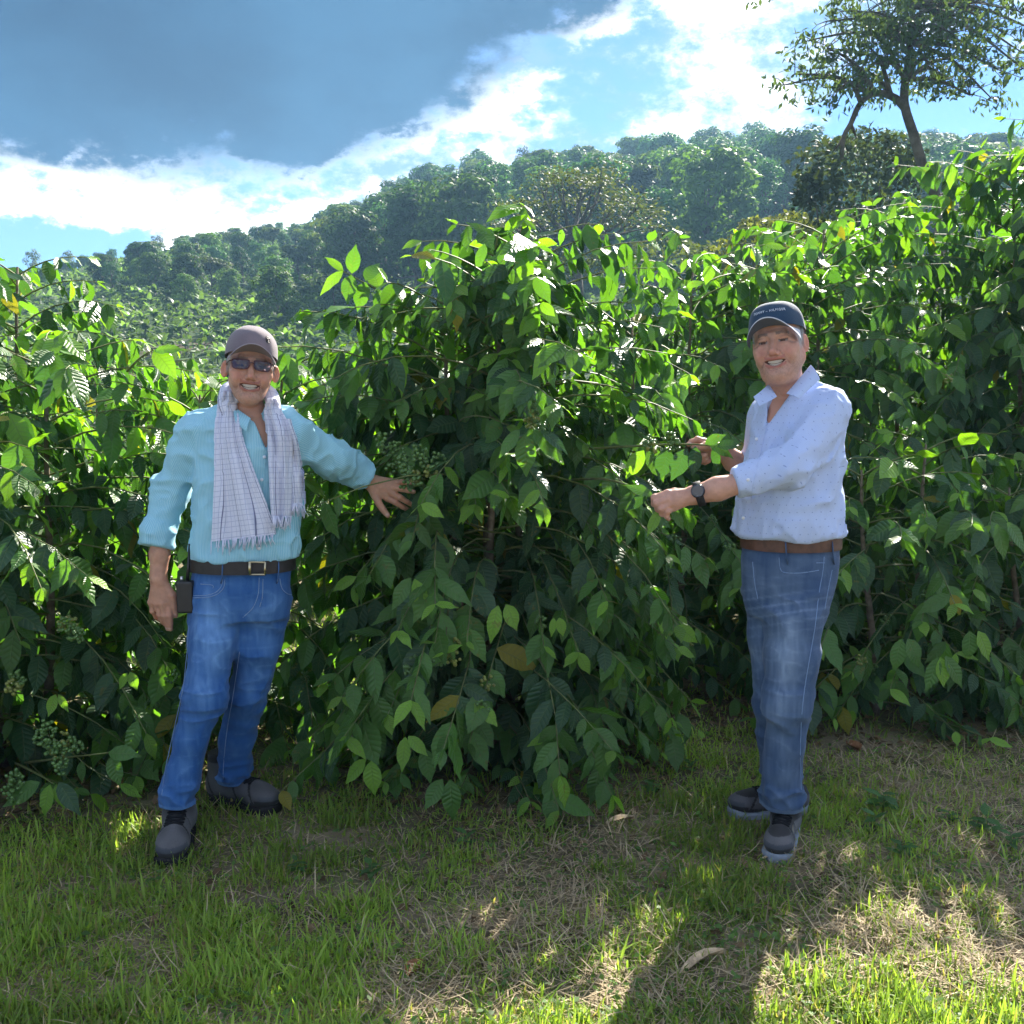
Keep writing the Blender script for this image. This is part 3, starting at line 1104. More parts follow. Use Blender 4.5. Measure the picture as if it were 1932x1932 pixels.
# ================================================================ coffee bushes
MAT_LEAF_OBJ = mat_foliage('coffee_leaf', 'object', trans=0.34, rough=0.37, spec=0.42, veins=True, noise=0.12, nscale=14.0, tgain=(2.6, 2.9, 0.5))
MAT_LEAF_ATT = mat_foliage('coffee_leaf_mass', 'attr', trans=0.34, rough=0.37, spec=0.42, veins=True, noise=0.12, nscale=14.0, tgain=(2.6, 2.9, 0.5))
MAT_STEM = mat_simple('coffee_stem', (0.16, 0.125, 0.09), rough=0.85, spec=0.15, noise=0.35, scale=30.0)
MAT_TWIG = mat_simple('green_twig', (0.13, 0.15, 0.05), rough=0.6, spec=0.3, noise=0.3, scale=25.0)
MAT_BERRY = mat_simple('green_berry', (0.085, 0.165, 0.040), rough=0.35, spec=0.5, noise=0.25, scale=60.0)
MAT_BERRY_Y = mat_simple('yellowing_berry', (0.20, 0.22, 0.05), rough=0.35, spec=0.5, noise=0.25, scale=60.0)


def leaf_shape(seed):
    """unit-length leaf, y along the midrib, x across, z the upper side: folded at the midrib, wavy margin, drip tip"""
    rng = np.random.default_rng(seed)
    rows, V, UV = 7, [], []
    ph, wav = rng.random() * 6.28, rng.uniform(0.012, 0.030)
    droop, fold, twist = rng.uniform(0.05, 0.28), rng.uniform(0.10, 0.35), rng.normal(0, 0.12)
    for i in range(rows):
        f = i / (rows - 1)
        w = 0.235 * math.sin(math.pi * f ** 0.82) ** 0.85 if 0 < i < rows - 1 else 0.010
        if i == rows - 2:
            w *= 0.72
        for j in range(5):
            u = (j - 2) / 2
            x = u * w
            z = -droop * f * f + fold * abs(x) * (1 - 0.4 * abs(u)) + wav * math.sin(f * 15 + ph + (1.3 if u > 0 else 0)) * abs(u) + twist * x * f
            V.append((x, f, z))
            UV.append((f, (u + 1) / 2))
    Q = [(i * 5 + j, i * 5 + j + 1, (i + 1) * 5 + j + 1, (i + 1) * 5 + j) for i in range(rows - 1) for j in range(4)]
    return np.array(V), np.array(Q), np.array(UV)


LEAVES = [leaf_shape(s) for s in range(6)]
LEAF_MESH = []
for _V, _Q, _UV in LEAVES:
    _me = mesh_from('leaf', _V, _Q, True, uv=_UV)
    _me.materials.append(MAT_LEAF_OBJ)
    LEAF_MESH.append(_me)


def ico():
    t = (1 + 5 ** 0.5) / 2
    V = nrm(np.array([(-1, t, 0), (1, t, 0), (-1, -t, 0), (1, -t, 0), (0, -1, t), (0, 1, t), (0, -1, -t), (0, 1, -t), (t, 0, -1), (t, 0, 1), (-t, 0, -1), (-t, 0, 1)], float))
    F = [(0, 11, 5), (0, 5, 1), (0, 1, 7), (0, 7, 10), (0, 10, 11), (1, 5, 9), (5, 11, 4), (11, 10, 2), (10, 7, 6), (7, 1, 8),
         (3, 9, 4), (3, 4, 2), (3, 2, 6), (3, 6, 8), (3, 8, 9), (4, 9, 5), (2, 4, 11), (6, 2, 10), (8, 6, 7), (9, 8, 1)]
    V = list(map(tuple, V))
    mid, F2 = {}, []

    def mp(a, b):
        k = (min(a, b), max(a, b))
        if k not in mid:
            p = nrm(np.array(V[a]) + np.array(V[b]))
            mid[k] = len(V)
            V.append(tuple(p))
        return mid[k]
    for a, b, c in F:
        x, y, z = mp(a, b), mp(b, c), mp(c, a)
        F2 += [(a, x, z), (b, y, x), (c, z, y), (x, y, z)]
    return np.array(V), np.array(F2)


ICO_V, ICO_F = ico()


def berry_cluster_mesh(seed, n, mat):
    rng = np.random.default_rng(seed)
    mb = MB()
    for i in range(n):
        a, r = rng.random() * 6.28, 0.012 + 0.012 * rng.random()
        c = np.array((r * math.cos(a), r * math.sin(a), rng.normal(0, 0.010)))
        s = 0.0058 + 0.0016 * rng.random()
        mb.addm(c + ICO_V * s * np.array((1, 1, 1.15)), None, ICO_F)
    me = mb.build('berry_cluster')
    me.materials.append(mat)
    return me


BERRY = [berry_cluster_mesh(s, 12 + s, MAT_BERRY) for s in range(3)] + [berry_cluster_mesh(9, 11, MAT_BERRY_Y)]

# capsules around the two men (pixel points and distance, radius): foliage keeps clear of them
KEEP = [((457, 1110, 3.5), (462, 830, 3.5), 0.185), ((472, 690, 3.45), (472, 760, 3.46), 0.125), ((365, 810, 3.5), (318, 930, 3.53), 0.085), ((318, 930, 3.53), (305, 1150, 3.46), 0.065),
        ((555, 815, 3.5), (628, 866, 3.66), 0.085), ((628, 866, 3.66), (690, 898, 3.78), 0.065), ((408, 1130, 3.48), (385, 1315, 3.42), 0.10), ((385, 1315, 3.42), (335, 1600, 3.36), 0.10),
        ((500, 1130, 3.52), (462, 1320, 3.58), 0.10), ((462, 1320, 3.58), (440, 1500, 3.68), 0.11), ((690, 898, 3.78), (742, 922, 3.80), 0.05),
        ((1490, 1080, 3.45), (1500, 830, 3.47), 0.19), ((1468, 620, 3.40), (1468, 690, 3.40), 0.13), ((1572, 770, 3.36), (1490, 885, 3.25), 0.09), ((1490, 885, 3.25), (1320, 925, 3.27), 0.06),
        ((1320, 925, 3.27), (1240, 945, 3.30), 0.055), ((1445, 790, 3.6), (1430, 890, 3.66), 0.09), ((1430, 890, 3.66), (1310, 838, 3.58), 0.05),
        ((1500, 1090, 3.42), (1478, 1320, 3.36), 0.12), ((1478, 1320, 3.36), (1472, 1590, 3.4), 0.11), ((1455, 1100, 3.5), (1450, 1510, 3.6), 0.11)]
KEEP = [(P(*a), P(*b), r) for a, b, r in KEEP]


def clear_of_people(M, margin=0.05):
    ok = np.ones(len(M), bool)
    pm = proj(M)
    for a, b, r in KEEP:
        ab = b - a
        h = np.clip(((M - a) @ ab) / (ab @ ab), 0, 1)
        c = a + h[:, None] * ab
        ok &= np.linalg.norm(M - c, axis=1) > r + margin
        pa, pb = proj(a), proj(b)
        d2 = pb[:2] - pa[:2]
        h2 = np.clip(((pm[:, :2] - pa[:2]) @ d2) / (d2 @ d2 + 1e-9), 0, 1)
        c2 = pa + h2[:, None] * (pb - pa)
        dist = np.linalg.norm(pm[:, :2] - c2[:, :2], axis=1)
        ok &= ~((dist < (r + 0.045) * FOC / c2[:, 2]) & (pm[:, 2] < c2[:, 2] + 0.02))
    return ok


def coffee_bush(label, x, y, h, r, seed, stems=2, dens=1.0, parts=300, berries=16, leaf=0.126, squash=1.0, low=0.06, top=0.36, reach=None, extra=None, twigs=None, berry_at=None, group='coffee bushes'):
    rng = np.random.default_rng(seed)
    base = np.array((x, y, float(ground_z(x, y))))
    root = empty('coffee_bush', base)
    sm, bm = MB(), MB()
    O, A, Nn, Ln, Cc, S_ = [], [], [], [], [], []
    bpos = []
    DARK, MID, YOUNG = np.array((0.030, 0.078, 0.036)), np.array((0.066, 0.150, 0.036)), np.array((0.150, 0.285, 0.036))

    def put_leaf(p, ax, up, L, c, s):
        O.append(p)
        A.append(ax)
        Nn.append(up)
        Ln.append(L)
        Cc.append(c)
        S_.append(s)

    for k in range(stems):
        a0 = k * 6.28 / max(1, stems) + rng.random()
        off = np.array((math.cos(a0), math.sin(a0), 0)) * (0.10 if stems > 1 else 0.0)
        lean = np.array((math.cos(a0), math.sin(a0), 0)) * (0.16 if stems > 1 else 0.03) * r
        hk = h * (1.0 if k == 0 else rng.uniform(0.82, 0.95))
        st = np.array([off + lean * s + np.array((0, 0, s * hk)) + 0.02 * np.array((math.sin(5 * s + k), math.cos(4 * s + k), 0)) for s in np.linspace(-0.02, 1, 10)])
        sm.tube(st, np.linspace(0.024, 0.005, 10), 7)
        nn = int(hk / 0.052 * dens)
        for i in range(nn):
            u = (i + 0.5 * rng.random()) / nn
            if u < 0.04:
                continue
            sp = np.array([np.interp(u, np.linspace(-0.02, 1, 10), st[:, q]) for q in range(3)])
            prof = np.interp(u, [0, low + 0.06, 0.25, 0.5, 0.75, 0.9, 1.0], [0.62, 0.90, 1.0, 0.98, 0.84, 0.60, top])
            for sgn in (0, 1):
                az = i * 1.62 + sgn * math.pi + a0 + rng.normal(0, 0.22)
                hd = np.array((math.cos(az), math.sin(az), 0))
                L = r * prof * rng.uniform(0.72, 1.12) * squash
                if reach is not None:
                    L *= reach(hd, u)
                if L < 0.12:
                    L = 0.12
                rise = np.interp(u, [0, 0.5, 1], [0.22, 0.35, 0.75]) + rng.normal(0, 0.06)
                sag = np.interp(u, [0, 0.5, 1], [0.55, 0.62, 0.35]) * rng.uniform(0.8, 1.2)
                wig = rng.normal(0, 0.05, 2)
                side = np.array((-hd[1], hd[0], 0))
                ss = np.linspace(0, 1, 6)
                br = sp + (hd * ss[:, None] + side * (wig[0] * np.sin(3 * ss))[:, None] + np.array((0, 0, 1.0)) * (rise * ss - sag * ss ** 2)[:, None]) * L
                br[:, 2] = np.maximum(br[:, 2], 0.07)
                bm.tube(br, np.linspace(0.0048, 0.0018, 6), 4, cap=False)
                nl = max(2, int(L / 0.063 * dens ** 0.5))
                for q in range(nl + 1):
                    s = 0.22 + 0.78 * q / nl
                    p = np.array([np.interp(s, ss, br[:, w]) for w in range(3)])
                    i0 = min(4, int(s * 5))
                    bd = nrm(br[i0 + 1] - br[i0])
                    tip = q == nl
                    hide = s < 0.5 and rng.random() < 0.45
                    if hide:
                        continue
                    if q % 2 == 1 and rng.random() < berries * 0.006 and 0.15 < u < 0.8:
                        bpos.append(p.copy())
                    for sg in (-1, 1):
                        if rng.random() < 0.10:
                            continue
                        droop = rng.uniform(0.25, 2.1) if not tip else rng.uniform(-0.2, 0.9)
                        ax = nrm(side * sg * rng.uniform(0.5, 1.0) + bd * rng.uniform(0.25, 0.8) + np.array((0, 0, -droop)) + rng.normal(0, 0.30, 3))
                        up = hd * rng.uniform(0.1, 0.9) + np.array((0, 0, 1.0)) + rng.normal(0, 0.38, 3)
                        up = nrm(up - ax * np.dot(up, ax))
                        LL = leaf * (rng.uniform(0.55, 1.0) if rng.random() < 0.5 else rng.uniform(0.85, 1.45)) * (0.62 if tip else 1.0)
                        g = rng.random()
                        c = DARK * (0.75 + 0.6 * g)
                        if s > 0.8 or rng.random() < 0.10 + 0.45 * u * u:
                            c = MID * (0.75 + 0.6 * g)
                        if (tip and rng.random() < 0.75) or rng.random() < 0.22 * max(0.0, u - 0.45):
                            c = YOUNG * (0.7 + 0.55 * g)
                        if rng.random() < 0.012:
                            c = np.array((0.26, 0.22, 0.03)) * (0.5 + 0.6 * g)
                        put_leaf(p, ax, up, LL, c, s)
    nbase = len(O)
    if extra:
        for px, py, Y, L, dx, dz, dyy, cl in extra:
            p = P(px, py, Y) - base
            ax = nrm(np.array((dx, dyy, dz)))
            up = np.array((0.0, -0.8, 0.7))
            up = nrm(up - ax * np.dot(up, ax))
            put_leaf(p, ax, up, L, (DARK, MID, YOUNG)[cl] * 1.05, 1.0)
    O, A, Nn, Ln, Cc = map(np.array, (O, A, Nn, Ln, Cc))
    Mid = O + A * Ln[:, None] * 0.55 + base
    ok = clear_of_people(Mid) & clear_of_people(O + base, 0.0) & clear_of_people(O + A * Ln[:, None] + base, 0.0)
    ok &= (O + A * Ln[:, None])[:, 2] > -0.02
    ok[nbase:] = True
    O, A, Nn, Ln, Cc, Mid = O[ok], A[ok], Nn[ok], Ln[ok], Cc[ok], Mid[ok]
    Sd = np.cross(A, Nn) * rng.uniform(0.78, 1.22, len(A))[:, None]
    # which leaves show largest: front-most in a coarse depth grid, then by projected area
    pm = proj(Mid)
    view = nrm(Mid - np.array((0, 0, CAM_H)))
    area = Ln ** 2 * np.abs((Nn * view).sum(1)) / pm[:, 2] ** 2
    cell = (pm[:, 0] // 22).astype(int) * 1000 + (pm[:, 1] // 22).astype(int)
    inside = (pm[:, 0] > -20) & (pm[:, 0] < 1952) & (pm[:, 1] > -20) & (pm[:, 1] < 1952)
    order = np.lexsort((pm[:, 2], cell))
    rank = np.zeros(len(cell), int)
    prev, kx = None, 0
    for idx in order:
        kx = kx + 1 if cell[idx] == prev else 0
        prev = cell[idx]
        rank[idx] = kx
    score = np.where(inside & (rank < 1), area, area * 0.02) * inside
    n_p = min(parts, int((score > 0).sum()))
    sel = np.argsort(-score)[:n_p]
    mask = np.zeros(len(O), bool)
    mask[sel] = True
    var = rng.integers(0, len(LEAVES), len(O))
    for i in sel:
        o = bpy.data.objects.new('leaf', LEAF_MESH[var[i]])
        COL.objects.link(o)
        o.parent = root
        L = Ln[i]
        o.matrix_local = Matrix(((Sd[i][0] * L, A[i][0] * L, Nn[i][0] * L, O[i][0]), (Sd[i][1] * L, A[i][1] * L, Nn[i][1] * L, O[i][1]),
                                 (Sd[i][2] * L, A[i][2] * L, Nn[i][2] * L, O[i][2]), (0, 0, 0, 1)))
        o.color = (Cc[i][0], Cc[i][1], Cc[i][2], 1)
    VV, QQ, CC, UU, n0 = [], [], [], [], 0
    for v, (LV, LQ, LU) in enumerate(LEAVES):
        w = np.where((~mask) & (var == v))[0]
        if not len(w):
            continue
        V = (O[w][:, None, :] + Ln[w][:, None, None] * (Sd[w][:, None, :] * LV[None, :, 0:1] + A[w][:, None, :] * LV[None, :, 1:2] + Nn[w][:, None, :] * LV[None, :, 2:3])).reshape(-1, 3)
        VV.append(V)
        QQ.append(((np.arange(len(w)) * len(LV))[:, None, None] + LQ[None] + n0).reshape(-1, 4))
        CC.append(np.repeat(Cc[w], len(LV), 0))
        UU.append(np.tile(LU, (len(w), 1)))
        n0 += len(V)
    if VV:
        me = mesh_from('inner_foliage', np.concatenate(VV), np.concatenate(QQ), True, col=np.concatenate(CC), uv=np.concatenate(UU))
        o = add('inner_foliage', me, MAT_LEAF_ATT, root)
        o['kind'] = 'stuff'
    for tw in twigs or ():
        bm.tube(spline(np.array([P(*q) for q in tw]), 12) - base, np.linspace(0.0055, 0.0025, 12), 5)
    add('stem', sm.build('stem'), MAT_STEM, root)
    add('branch_work', bm.build('branch_work'), MAT_TWIG, root)
    nb = 0
    for p in bpos:
        w = p + base
        if nb >= 45 or not clear_of_people(w[None])[0]:
            continue
        nb += 1
        o = add('berry_cluster', BERRY[int(rng.choice([0, 1, 2, 0, 1, 2, 0, 1, 2, 3]))], parent=root, loc=p + np.array((0, 0, -0.004)))
        o.rotation_euler = (rng.random() * 3, rng.random() * 3, rng.random() * 6)
    for px, py, Y in berry_at or ():
        for k in range(3):
            o = add('berry_cluster', BERRY[int(rng.choice([0, 1, 2, 0, 1, 2, 3]))], parent=root, loc=P(px, py, Y) - base + rng.normal(0, .016, 3))
            o.rotation_euler = (rng.random() * 3, rng.random() * 3, rng.random() * 6)
    tag(root, label, 'bush', group)
    return root


# hand-read single leaves that stand out (px, py, Y, length, dx, dz, dy, tone)
MX = [(952, 435, 4.2, .10, .5, .5, -.2, 2), (930, 445, 4.2, .12, -.6, .3, -.2, 1), (915, 460, 4.15, .12, -.3, -.9, -.3, 1), (945, 460, 4.15, .13, .3, -.9, -.3, 1), (960, 455, 4.2, .12, .8, -.5, -.2, 1),
      (648, 512, 4.1, .09, -.5, .5, -.1, 2), (648, 512, 4.1, .13, -.8, -.6, -.2, 2), (662, 518, 4.1, .12, -.1, -.95, -.3, 1), (664, 516, 4.1, .11, .1, .8, -.2, 1), (690, 532, 4.13, .12, -.3, -.9, -.3, 1), (690, 530, 4.13, .11, .3, .6, .3, 1), (715, 546, 4.16, .12, .2, -.9, -.3, 1), (715, 544, 4.16, .12, -.2, .5, .3, 2), (740, 556, 4.2, .12, -.4, -.8, -.3, 1),
      (940, 1142, 3.50, .135, -.25, -1, -.25, 2), (955, 1140, 3.50, .10, .45, -1, -.2, 2), (775, 1090, 3.52, .13, -.6, -.9, -.2, 1), (782, 1092, 3.52, .14, .35, -1, -.2, 2),
      (690, 1432, 3.46, .115, -.7, -.7, -.2, 2), (700, 1435, 3.46, .125, .1, -1, -.2, 2), (765, 1390, 3.45, .12, -.1, -1, -.3, 2), (770, 1388, 3.45, .10, .5, -.4, -.3, 2), (800, 1410, 3.44, .13, .2, -1, -.2, 1),
      (835, 1470, 3.42, .12, -.5, -.8, -.2, 1), (850, 1470, 3.42, .15, .05, -1, -.15, 1), (1045, 1165, 3.55, .07, -.15, -1, -.2, 2), (1055, 1165, 3.55, .07, .25, -1, -.2, 2),
      (990, 820, 3.48, .14, .05, -1, -.2, 1), (980, 810, 3.48, .12, -.6, -.8, -.2, 1), (1005, 810, 3.48, .14, .7, -.7, -.3, 1), (1020, 812, 3.47, .12, .9, -.6, -.2, 0),
      (800, 925, 3.73, .11, -.55, -.9, 0, 0), (802, 925, 3.73, .12, .1, -1, -.1, 0), (790, 918, 3.74, .09, .8, -.3, .1, 0),
      # the sprays held by the man in the navy cap
      (1232, 936, 3.33, .100, -.85, .42, .25, 1), (1246, 962, 3.285, .095, -.42, -.8, -.1, 2), (1266, 958, 3.285, .085, .55, -.8, -.1, 1), (1225, 930, 3.36, .10, -.8, -.5, .2, 0),
      (1296, 846, 3.55, .125, -.45, -.9, -.1, 0), (1312, 842, 3.53, .105, -.05, -1, -.1, 0), (1330, 838, 3.51, .075, .5, .35, -.2, 1), (1338, 838, 3.51, .095, .85, -.35, -.2, 1),
      (1352, 842, 3.51, .085, .9, .15, -.1, 0), (1345, 845, 3.51, .08, .3, -.9, -.1, 0), (1262, 846, 3.6, .12, -.3, -.95, -.1, 0), (1240, 848, 3.66, .12, .2, -1, -.1, 1), (1215, 850, 3.7, .12, -.6, -.8, -.1, 2), (1220, 850, 3.7, .12, .5, -.8, -.1, 1)]
MT = [[(745, 560, 4.22), (700, 540, 4.15), (648, 512, 4.1)], [(1080, 905, 3.95), (1150, 905, 3.6), (1228, 934, 3.34), (1262, 958, 3.29)], [(1060, 850, 4.05), (1190, 842, 3.75), (1298, 838, 3.56), (1350, 842, 3.51)],
      [(780, 890, 3.95), (795, 915, 3.8), (800, 925, 3.74)], [(935, 470, 4.22), (938, 450, 4.2), (940, 440, 4.2)]]
LT = [[(240, 700, 4.0), (265, 675, 3.8), (290, 660, 3.75)], [(40, 1440, 3.8), (120, 1430, 3.5), (205, 1420, 3.42)], [(30, 1440, 3.7), (70, 1460, 3.5), (100, 1478, 3.4)]]
LX = [(290, 660, 3.75, .13, .5, -.5, -.2, 2), (290, 662, 3.75, .12, .8, .1, -.2, 2), (205, 1420, 3.42, .12, .8, .1, -.3, 1), (210, 1425, 3.42, .11, .3, -.9, -.3, 1), (105, 1480, 3.40, .09, .3, -.9, -.2, 2),
      (95, 1480, 3.40, .11, -.2, -.9, -.3, 2), (75, 1475, 3.40, .14, -.8, -.5, -.3, 1), (110, 1475, 3.40, .14, .6, -.7, -.3, 0), (240, 1270, 3.5, .065, -.5, -.8, -.2, 2), (245, 1268, 3.5, .07, .4, -.9, -.2, 2),
      (105, 1310, 3.44, .08, -.3, -.9, -.2, 2), (110, 1310, 3.44, .07, .5, -.8, -.2, 2), (80, 1070, 3.5, .09, -.2, -1, -.2, 2), (95, 1068, 3.5, .09, .3, -1, -.2, 2)]
RX = [(1700, 1205, 4.1, .14, -.2, -1, -.2, 1), (1712, 1205, 4.1, .13, .5, -.9, -.2, 1), (1770, 1240, 4.0, .15, -.35, -.95, -.2, 1), (1775, 1240, 4.0, .12, .1, -1, -.2, 2), (1782, 1238, 4.0, .15, .6, -.8, -.2, 1),
      (1830, 1190, 4.2, .13, 0, -1, -.2, 1), (1845, 1190, 4.2, .14, .4, -.9, -.2, 2), (1880, 990, 4.2, .15, .3, -.9, -.2, 1), (1900, 985, 4.2, .15, .6, -.8, -.2, 1), (1860, 995, 4.2, .14, -.5, -.8, -.3, 0)]

coffee_bush('coffee bush at the left edge reaching down to the grass in front', -2.02, 4.02, 1.72, 0.82, 1, 3, 1.0, leaf=0.130, extra=LX, twigs=LT, berry_at=[(98, 1385, 3.40), (102, 1410, 3.40), (108, 1435, 3.39), (130, 1400, 3.41), (20, 1460, 3.40), (25, 1500, 3.38), (120, 1180, 3.45), (140, 1195, 3.45), (40, 1290, 3.42)], berries=22)
coffee_bush('coffee bush directly behind the man with the checked scarf', -1.22, 4.62, 1.68, 0.72, 2, 2, 1.0, parts=260)
coffee_bush('tall coffee bush behind the left edge bush, lit from behind', -2.55, 4.95, 2.12, 0.80, 3, 2, 0.9, parts=260)
coffee_bush('full coffee bush in the middle between the two men', -0.08, 4.28, 2.20, 0.84, 4, 4, 1.2, top=0.26, extra=MX, twigs=MT, berry_at=[(748, 862, 3.72), (768, 884, 3.70), (792, 858, 3.70), (778, 908, 3.70), (815, 872, 3.70), (735, 835, 3.74), (1002, 785, 3.56), (1010, 806, 3.55), (1225, 838, 3.62), (1275, 832, 3.56), (785, 1252, 3.52), (812, 1244, 3.52), (835, 1240, 3.53), (855, 1225, 3.54)], berries=30, leaf=0.124)
coffee_bush('coffee bush behind the right shoulder of the middle bush', 0.80, 5.35, 2.22, 0.94, 5, 2, 0.9, parts=260)
coffee_bush('coffee bush right of the man in the navy cap', 1.80, 4.78, 1.28, 0.72, 6, 2, 1.0, extra=RX)
coffee_bush('big coffee bush rising behind the man in the navy cap', 1.62, 5.95, 2.5, 0.98, 7, 3, 0.9)
coffee_bush('tallest coffee bush rising at the right edge of the picture', 3.5, 6.7, 3.0, 1.15, 8, 3, 0.95, leaf=0.145)
coffee_bush('low coffee bush at the right edge in front of the tallest one', 2.62, 5.0, 1.26, 0.75, 12, 2, 1.0)
coffee_bush('coffee bush filling the row left of the tallest one', 2.65, 7.3, 2.75, 1.0, 13, 2, 0.85, parts=160, berries=2)
coffee_bush('coffee bush closing the dark gap behind the path', 1.15, 7.1, 2.1, 0.95, 9, 2, 0.75, parts=120, berries=2)
coffee_bush('coffee bush high on the bank behind the tallest one', 4.4, 8.6, 3.4, 1.0, 10, 2, 0.75, parts=150, berries=2)
for _i, (_x, _y, _h, _lab) in enumerate(((-2.75, 7.4, 1.75, 'nearest low coffee bush in the field behind the left bushes'), (-1.75, 7.0, 1.72, 'low coffee bush in the field left of the man with the scarf'),
                                         (-0.95, 7.9, 1.75, 'low coffee bush in the field half hidden by the grey cap'), (-3.6, 9.3, 1.9, 'coffee bush in the second field row at the far left'),
                                         (-2.2, 9.4, 1.7, 'coffee bush in the second field row above the left shoulder'), (2.5, 8.4, 2.6, 'coffee bush in the row beyond the navy cap'))):
    coffee_bush(_lab, _x, _y, _h, 0.8, 20 + _i, 2, 0.62, parts=90, berries=0, group='coffee bushes in the field behind')

# ================================================================ people: smooth distance-field modelling
def cap(p, a, b, ra, rb=None):
    a, b = np.asarray(a, np.float32), np.asarray(b, np.float32)
    rb = ra if rb is None else rb
    ba = b - a
    pa = p - a
    h = np.clip((pa @ ba) / float(ba @ ba), 0, 1)
    return np.linalg.norm(pa - h[..., None] * ba, axis=-1) - (ra + (rb - ra) * h)


def ell(p, c, r):
    r = np.asarray(r, np.float32)
    q = (p - np.asarray(c, np.float32)) / r
    k0 = np.linalg.norm(q, axis=-1)
    k1 = np.linalg.norm(q / r, axis=-1)
    return k0 * (k0 - 1) / np.maximum(k1, 1e-6)


def sph(p, c, r):
    return np.linalg.norm(p - np.asarray(c, np.float32), axis=-1) - r


def smin(a, b, k):
    h = np.clip(0.5 + 0.5 * (b - a) / k, 0, 1)
    return b + (a - b) * h - k * h * (1 - h)


def smax(a, b, k):
    return -smin(-a, -b, k)


def chain(p, pts, rads, k=0.02):
    f = None
    for i in range(len(pts) - 1):
        g = cap(p, pts[i], pts[i + 1], rads[i], rads[i + 1])
        f = g if f is None else smin(f, g, k)
    return f


def loft(p, rows, yaw=0.0):
    """stack of ellipses: rows (z, cx, cy, half width, half depth)"""
    rows = sorted(rows)
    z = [r[0] for r in rows]
    pz = p[..., 2]
    cx, cy, a, b = (np.interp(pz, z, [r[i] for r in rows]).astype(np.float32) for i in (1, 2, 3, 4))
    dx, dy = p[..., 0] - cx, p[..., 1] - cy
    if yaw:
        c, s = math.cos(yaw), math.sin(yaw)
        dx, dy = c * dx + s * dy, -s * dx + c * dy
    m = np.minimum(a, b)
    f = (np.sqrt((dx / a) ** 2 + (dy / b) ** 2 + 1e-9) - 1) * m
    f = np.maximum(f, pz - z[-1])
    return np.maximum(f, z[0] - pz)


def ridged(p, scale, seed, warp=0.0):
    if warp:
        p = p + warp * vnoise(p, 6.0, seed + 5)[..., None]
    return (1 - np.abs(vnoise(p, scale, seed))) ** 3


def nets(f, lo, h):
    """naive surface nets on a dense grid"""
    s = f < 0
    nx, ny, nz = f.shape
    cnt = np.zeros((nx - 1, ny - 1, nz - 1), np.int8)
    cor = [(i, j, k) for i in (0, 1) for j in (0, 1) for k in (0, 1)]
    for i, j, k in cor:
        cnt += s[i:nx - 1 + i, j:ny - 1 + j, k:nz - 1 + k]
    act = (cnt > 0) & (cnt < 8)
    I, J, K = np.nonzero(act)
    idx = np.full(act.shape, -1, np.int32)
    idx[I, J, K] = np.arange(len(I))
    acc = np.zeros((len(I), 3), np.float32)
    num = np.zeros(len(I), np.float32)
    for a in cor:
        for ax in range(3):
            if a[ax]:
                continue
            b = list(a)
            b[ax] = 1
            fa = f[I + a[0], J + a[1], K + a[2]]
            fb = f[I + b[0], J + b[1], K + b[2]]
            m = (fa < 0) != (fb < 0)
            t = fa[m] / (fa[m] - fb[m])
            q = np.tile(np.array(a, np.float32), (int(m.sum()), 1))
            q[:, ax] += t
            acc[m] += q
            num[m] += 1
    V = np.asarray(lo) + h * (np.stack((I, J, K), 1) + acc / num[:, None])
    Q = []
    for ax in range(3):
        u, v = (ax + 1) % 3, (ax + 2) % 3
        sl0 = [slice(None)] * 3
        sl1 = [slice(None)] * 3
        sl0[ax] = slice(0, -1)
        sl1[ax] = slice(1, None)
        a, b = s[tuple(sl0)], s[tuple(sl1)]
        E = np.stack(np.nonzero(a != b), 1)
        dims = np.array(act.shape)
        ok = (E[:, u] >= 1) & (E[:, v] >= 1) & (E[:, u] < dims[u]) & (E[:, v] < dims[v])
        E = E[ok]
        if not len(E):
            continue

        def cell(du, dv):
            c = E.copy()
            c[:, u] -= du
            c[:, v] -= dv
            return idx[c[:, 0], c[:, 1], c[:, 2]]
        q = np.stack((cell(1, 1), cell(0, 1), cell(0, 0), cell(1, 0)), 1)
        fl = ~a[E[:, 0], E[:, 1], E[:, 2]]
        q[fl] = q[fl][:, ::-1]
        Q.append(q)
    return V, np.concatenate(Q)


def field(fn, lo, hi, h):
    lo, hi = np.asarray(lo, float), np.asarray(hi, float)
    n = np.ceil((hi - lo) / h).astype(int) + 1
    ax = [(lo[i] + h * np.arange(n[i])).astype(np.float32) for i in range(3)]
    G = np.stack(np.meshgrid(*ax, indexing='ij'), -1)
    return nets(fn(G).astype(np.float32), lo, h)


def march(fn, px, py, Y0=2.9, Y1=4.1, off=0.0, n=500):
    """first surface point of the field seen at a pixel"""
    Ys = np.linspace(Y0, Y1, n)
    p = np.array([P(px, py, y) for y in Ys])
    f = fn(p.astype(np.float32))
    i = np.argmax(f < off)
    return p[max(0, i)] if (f < off).any() else None


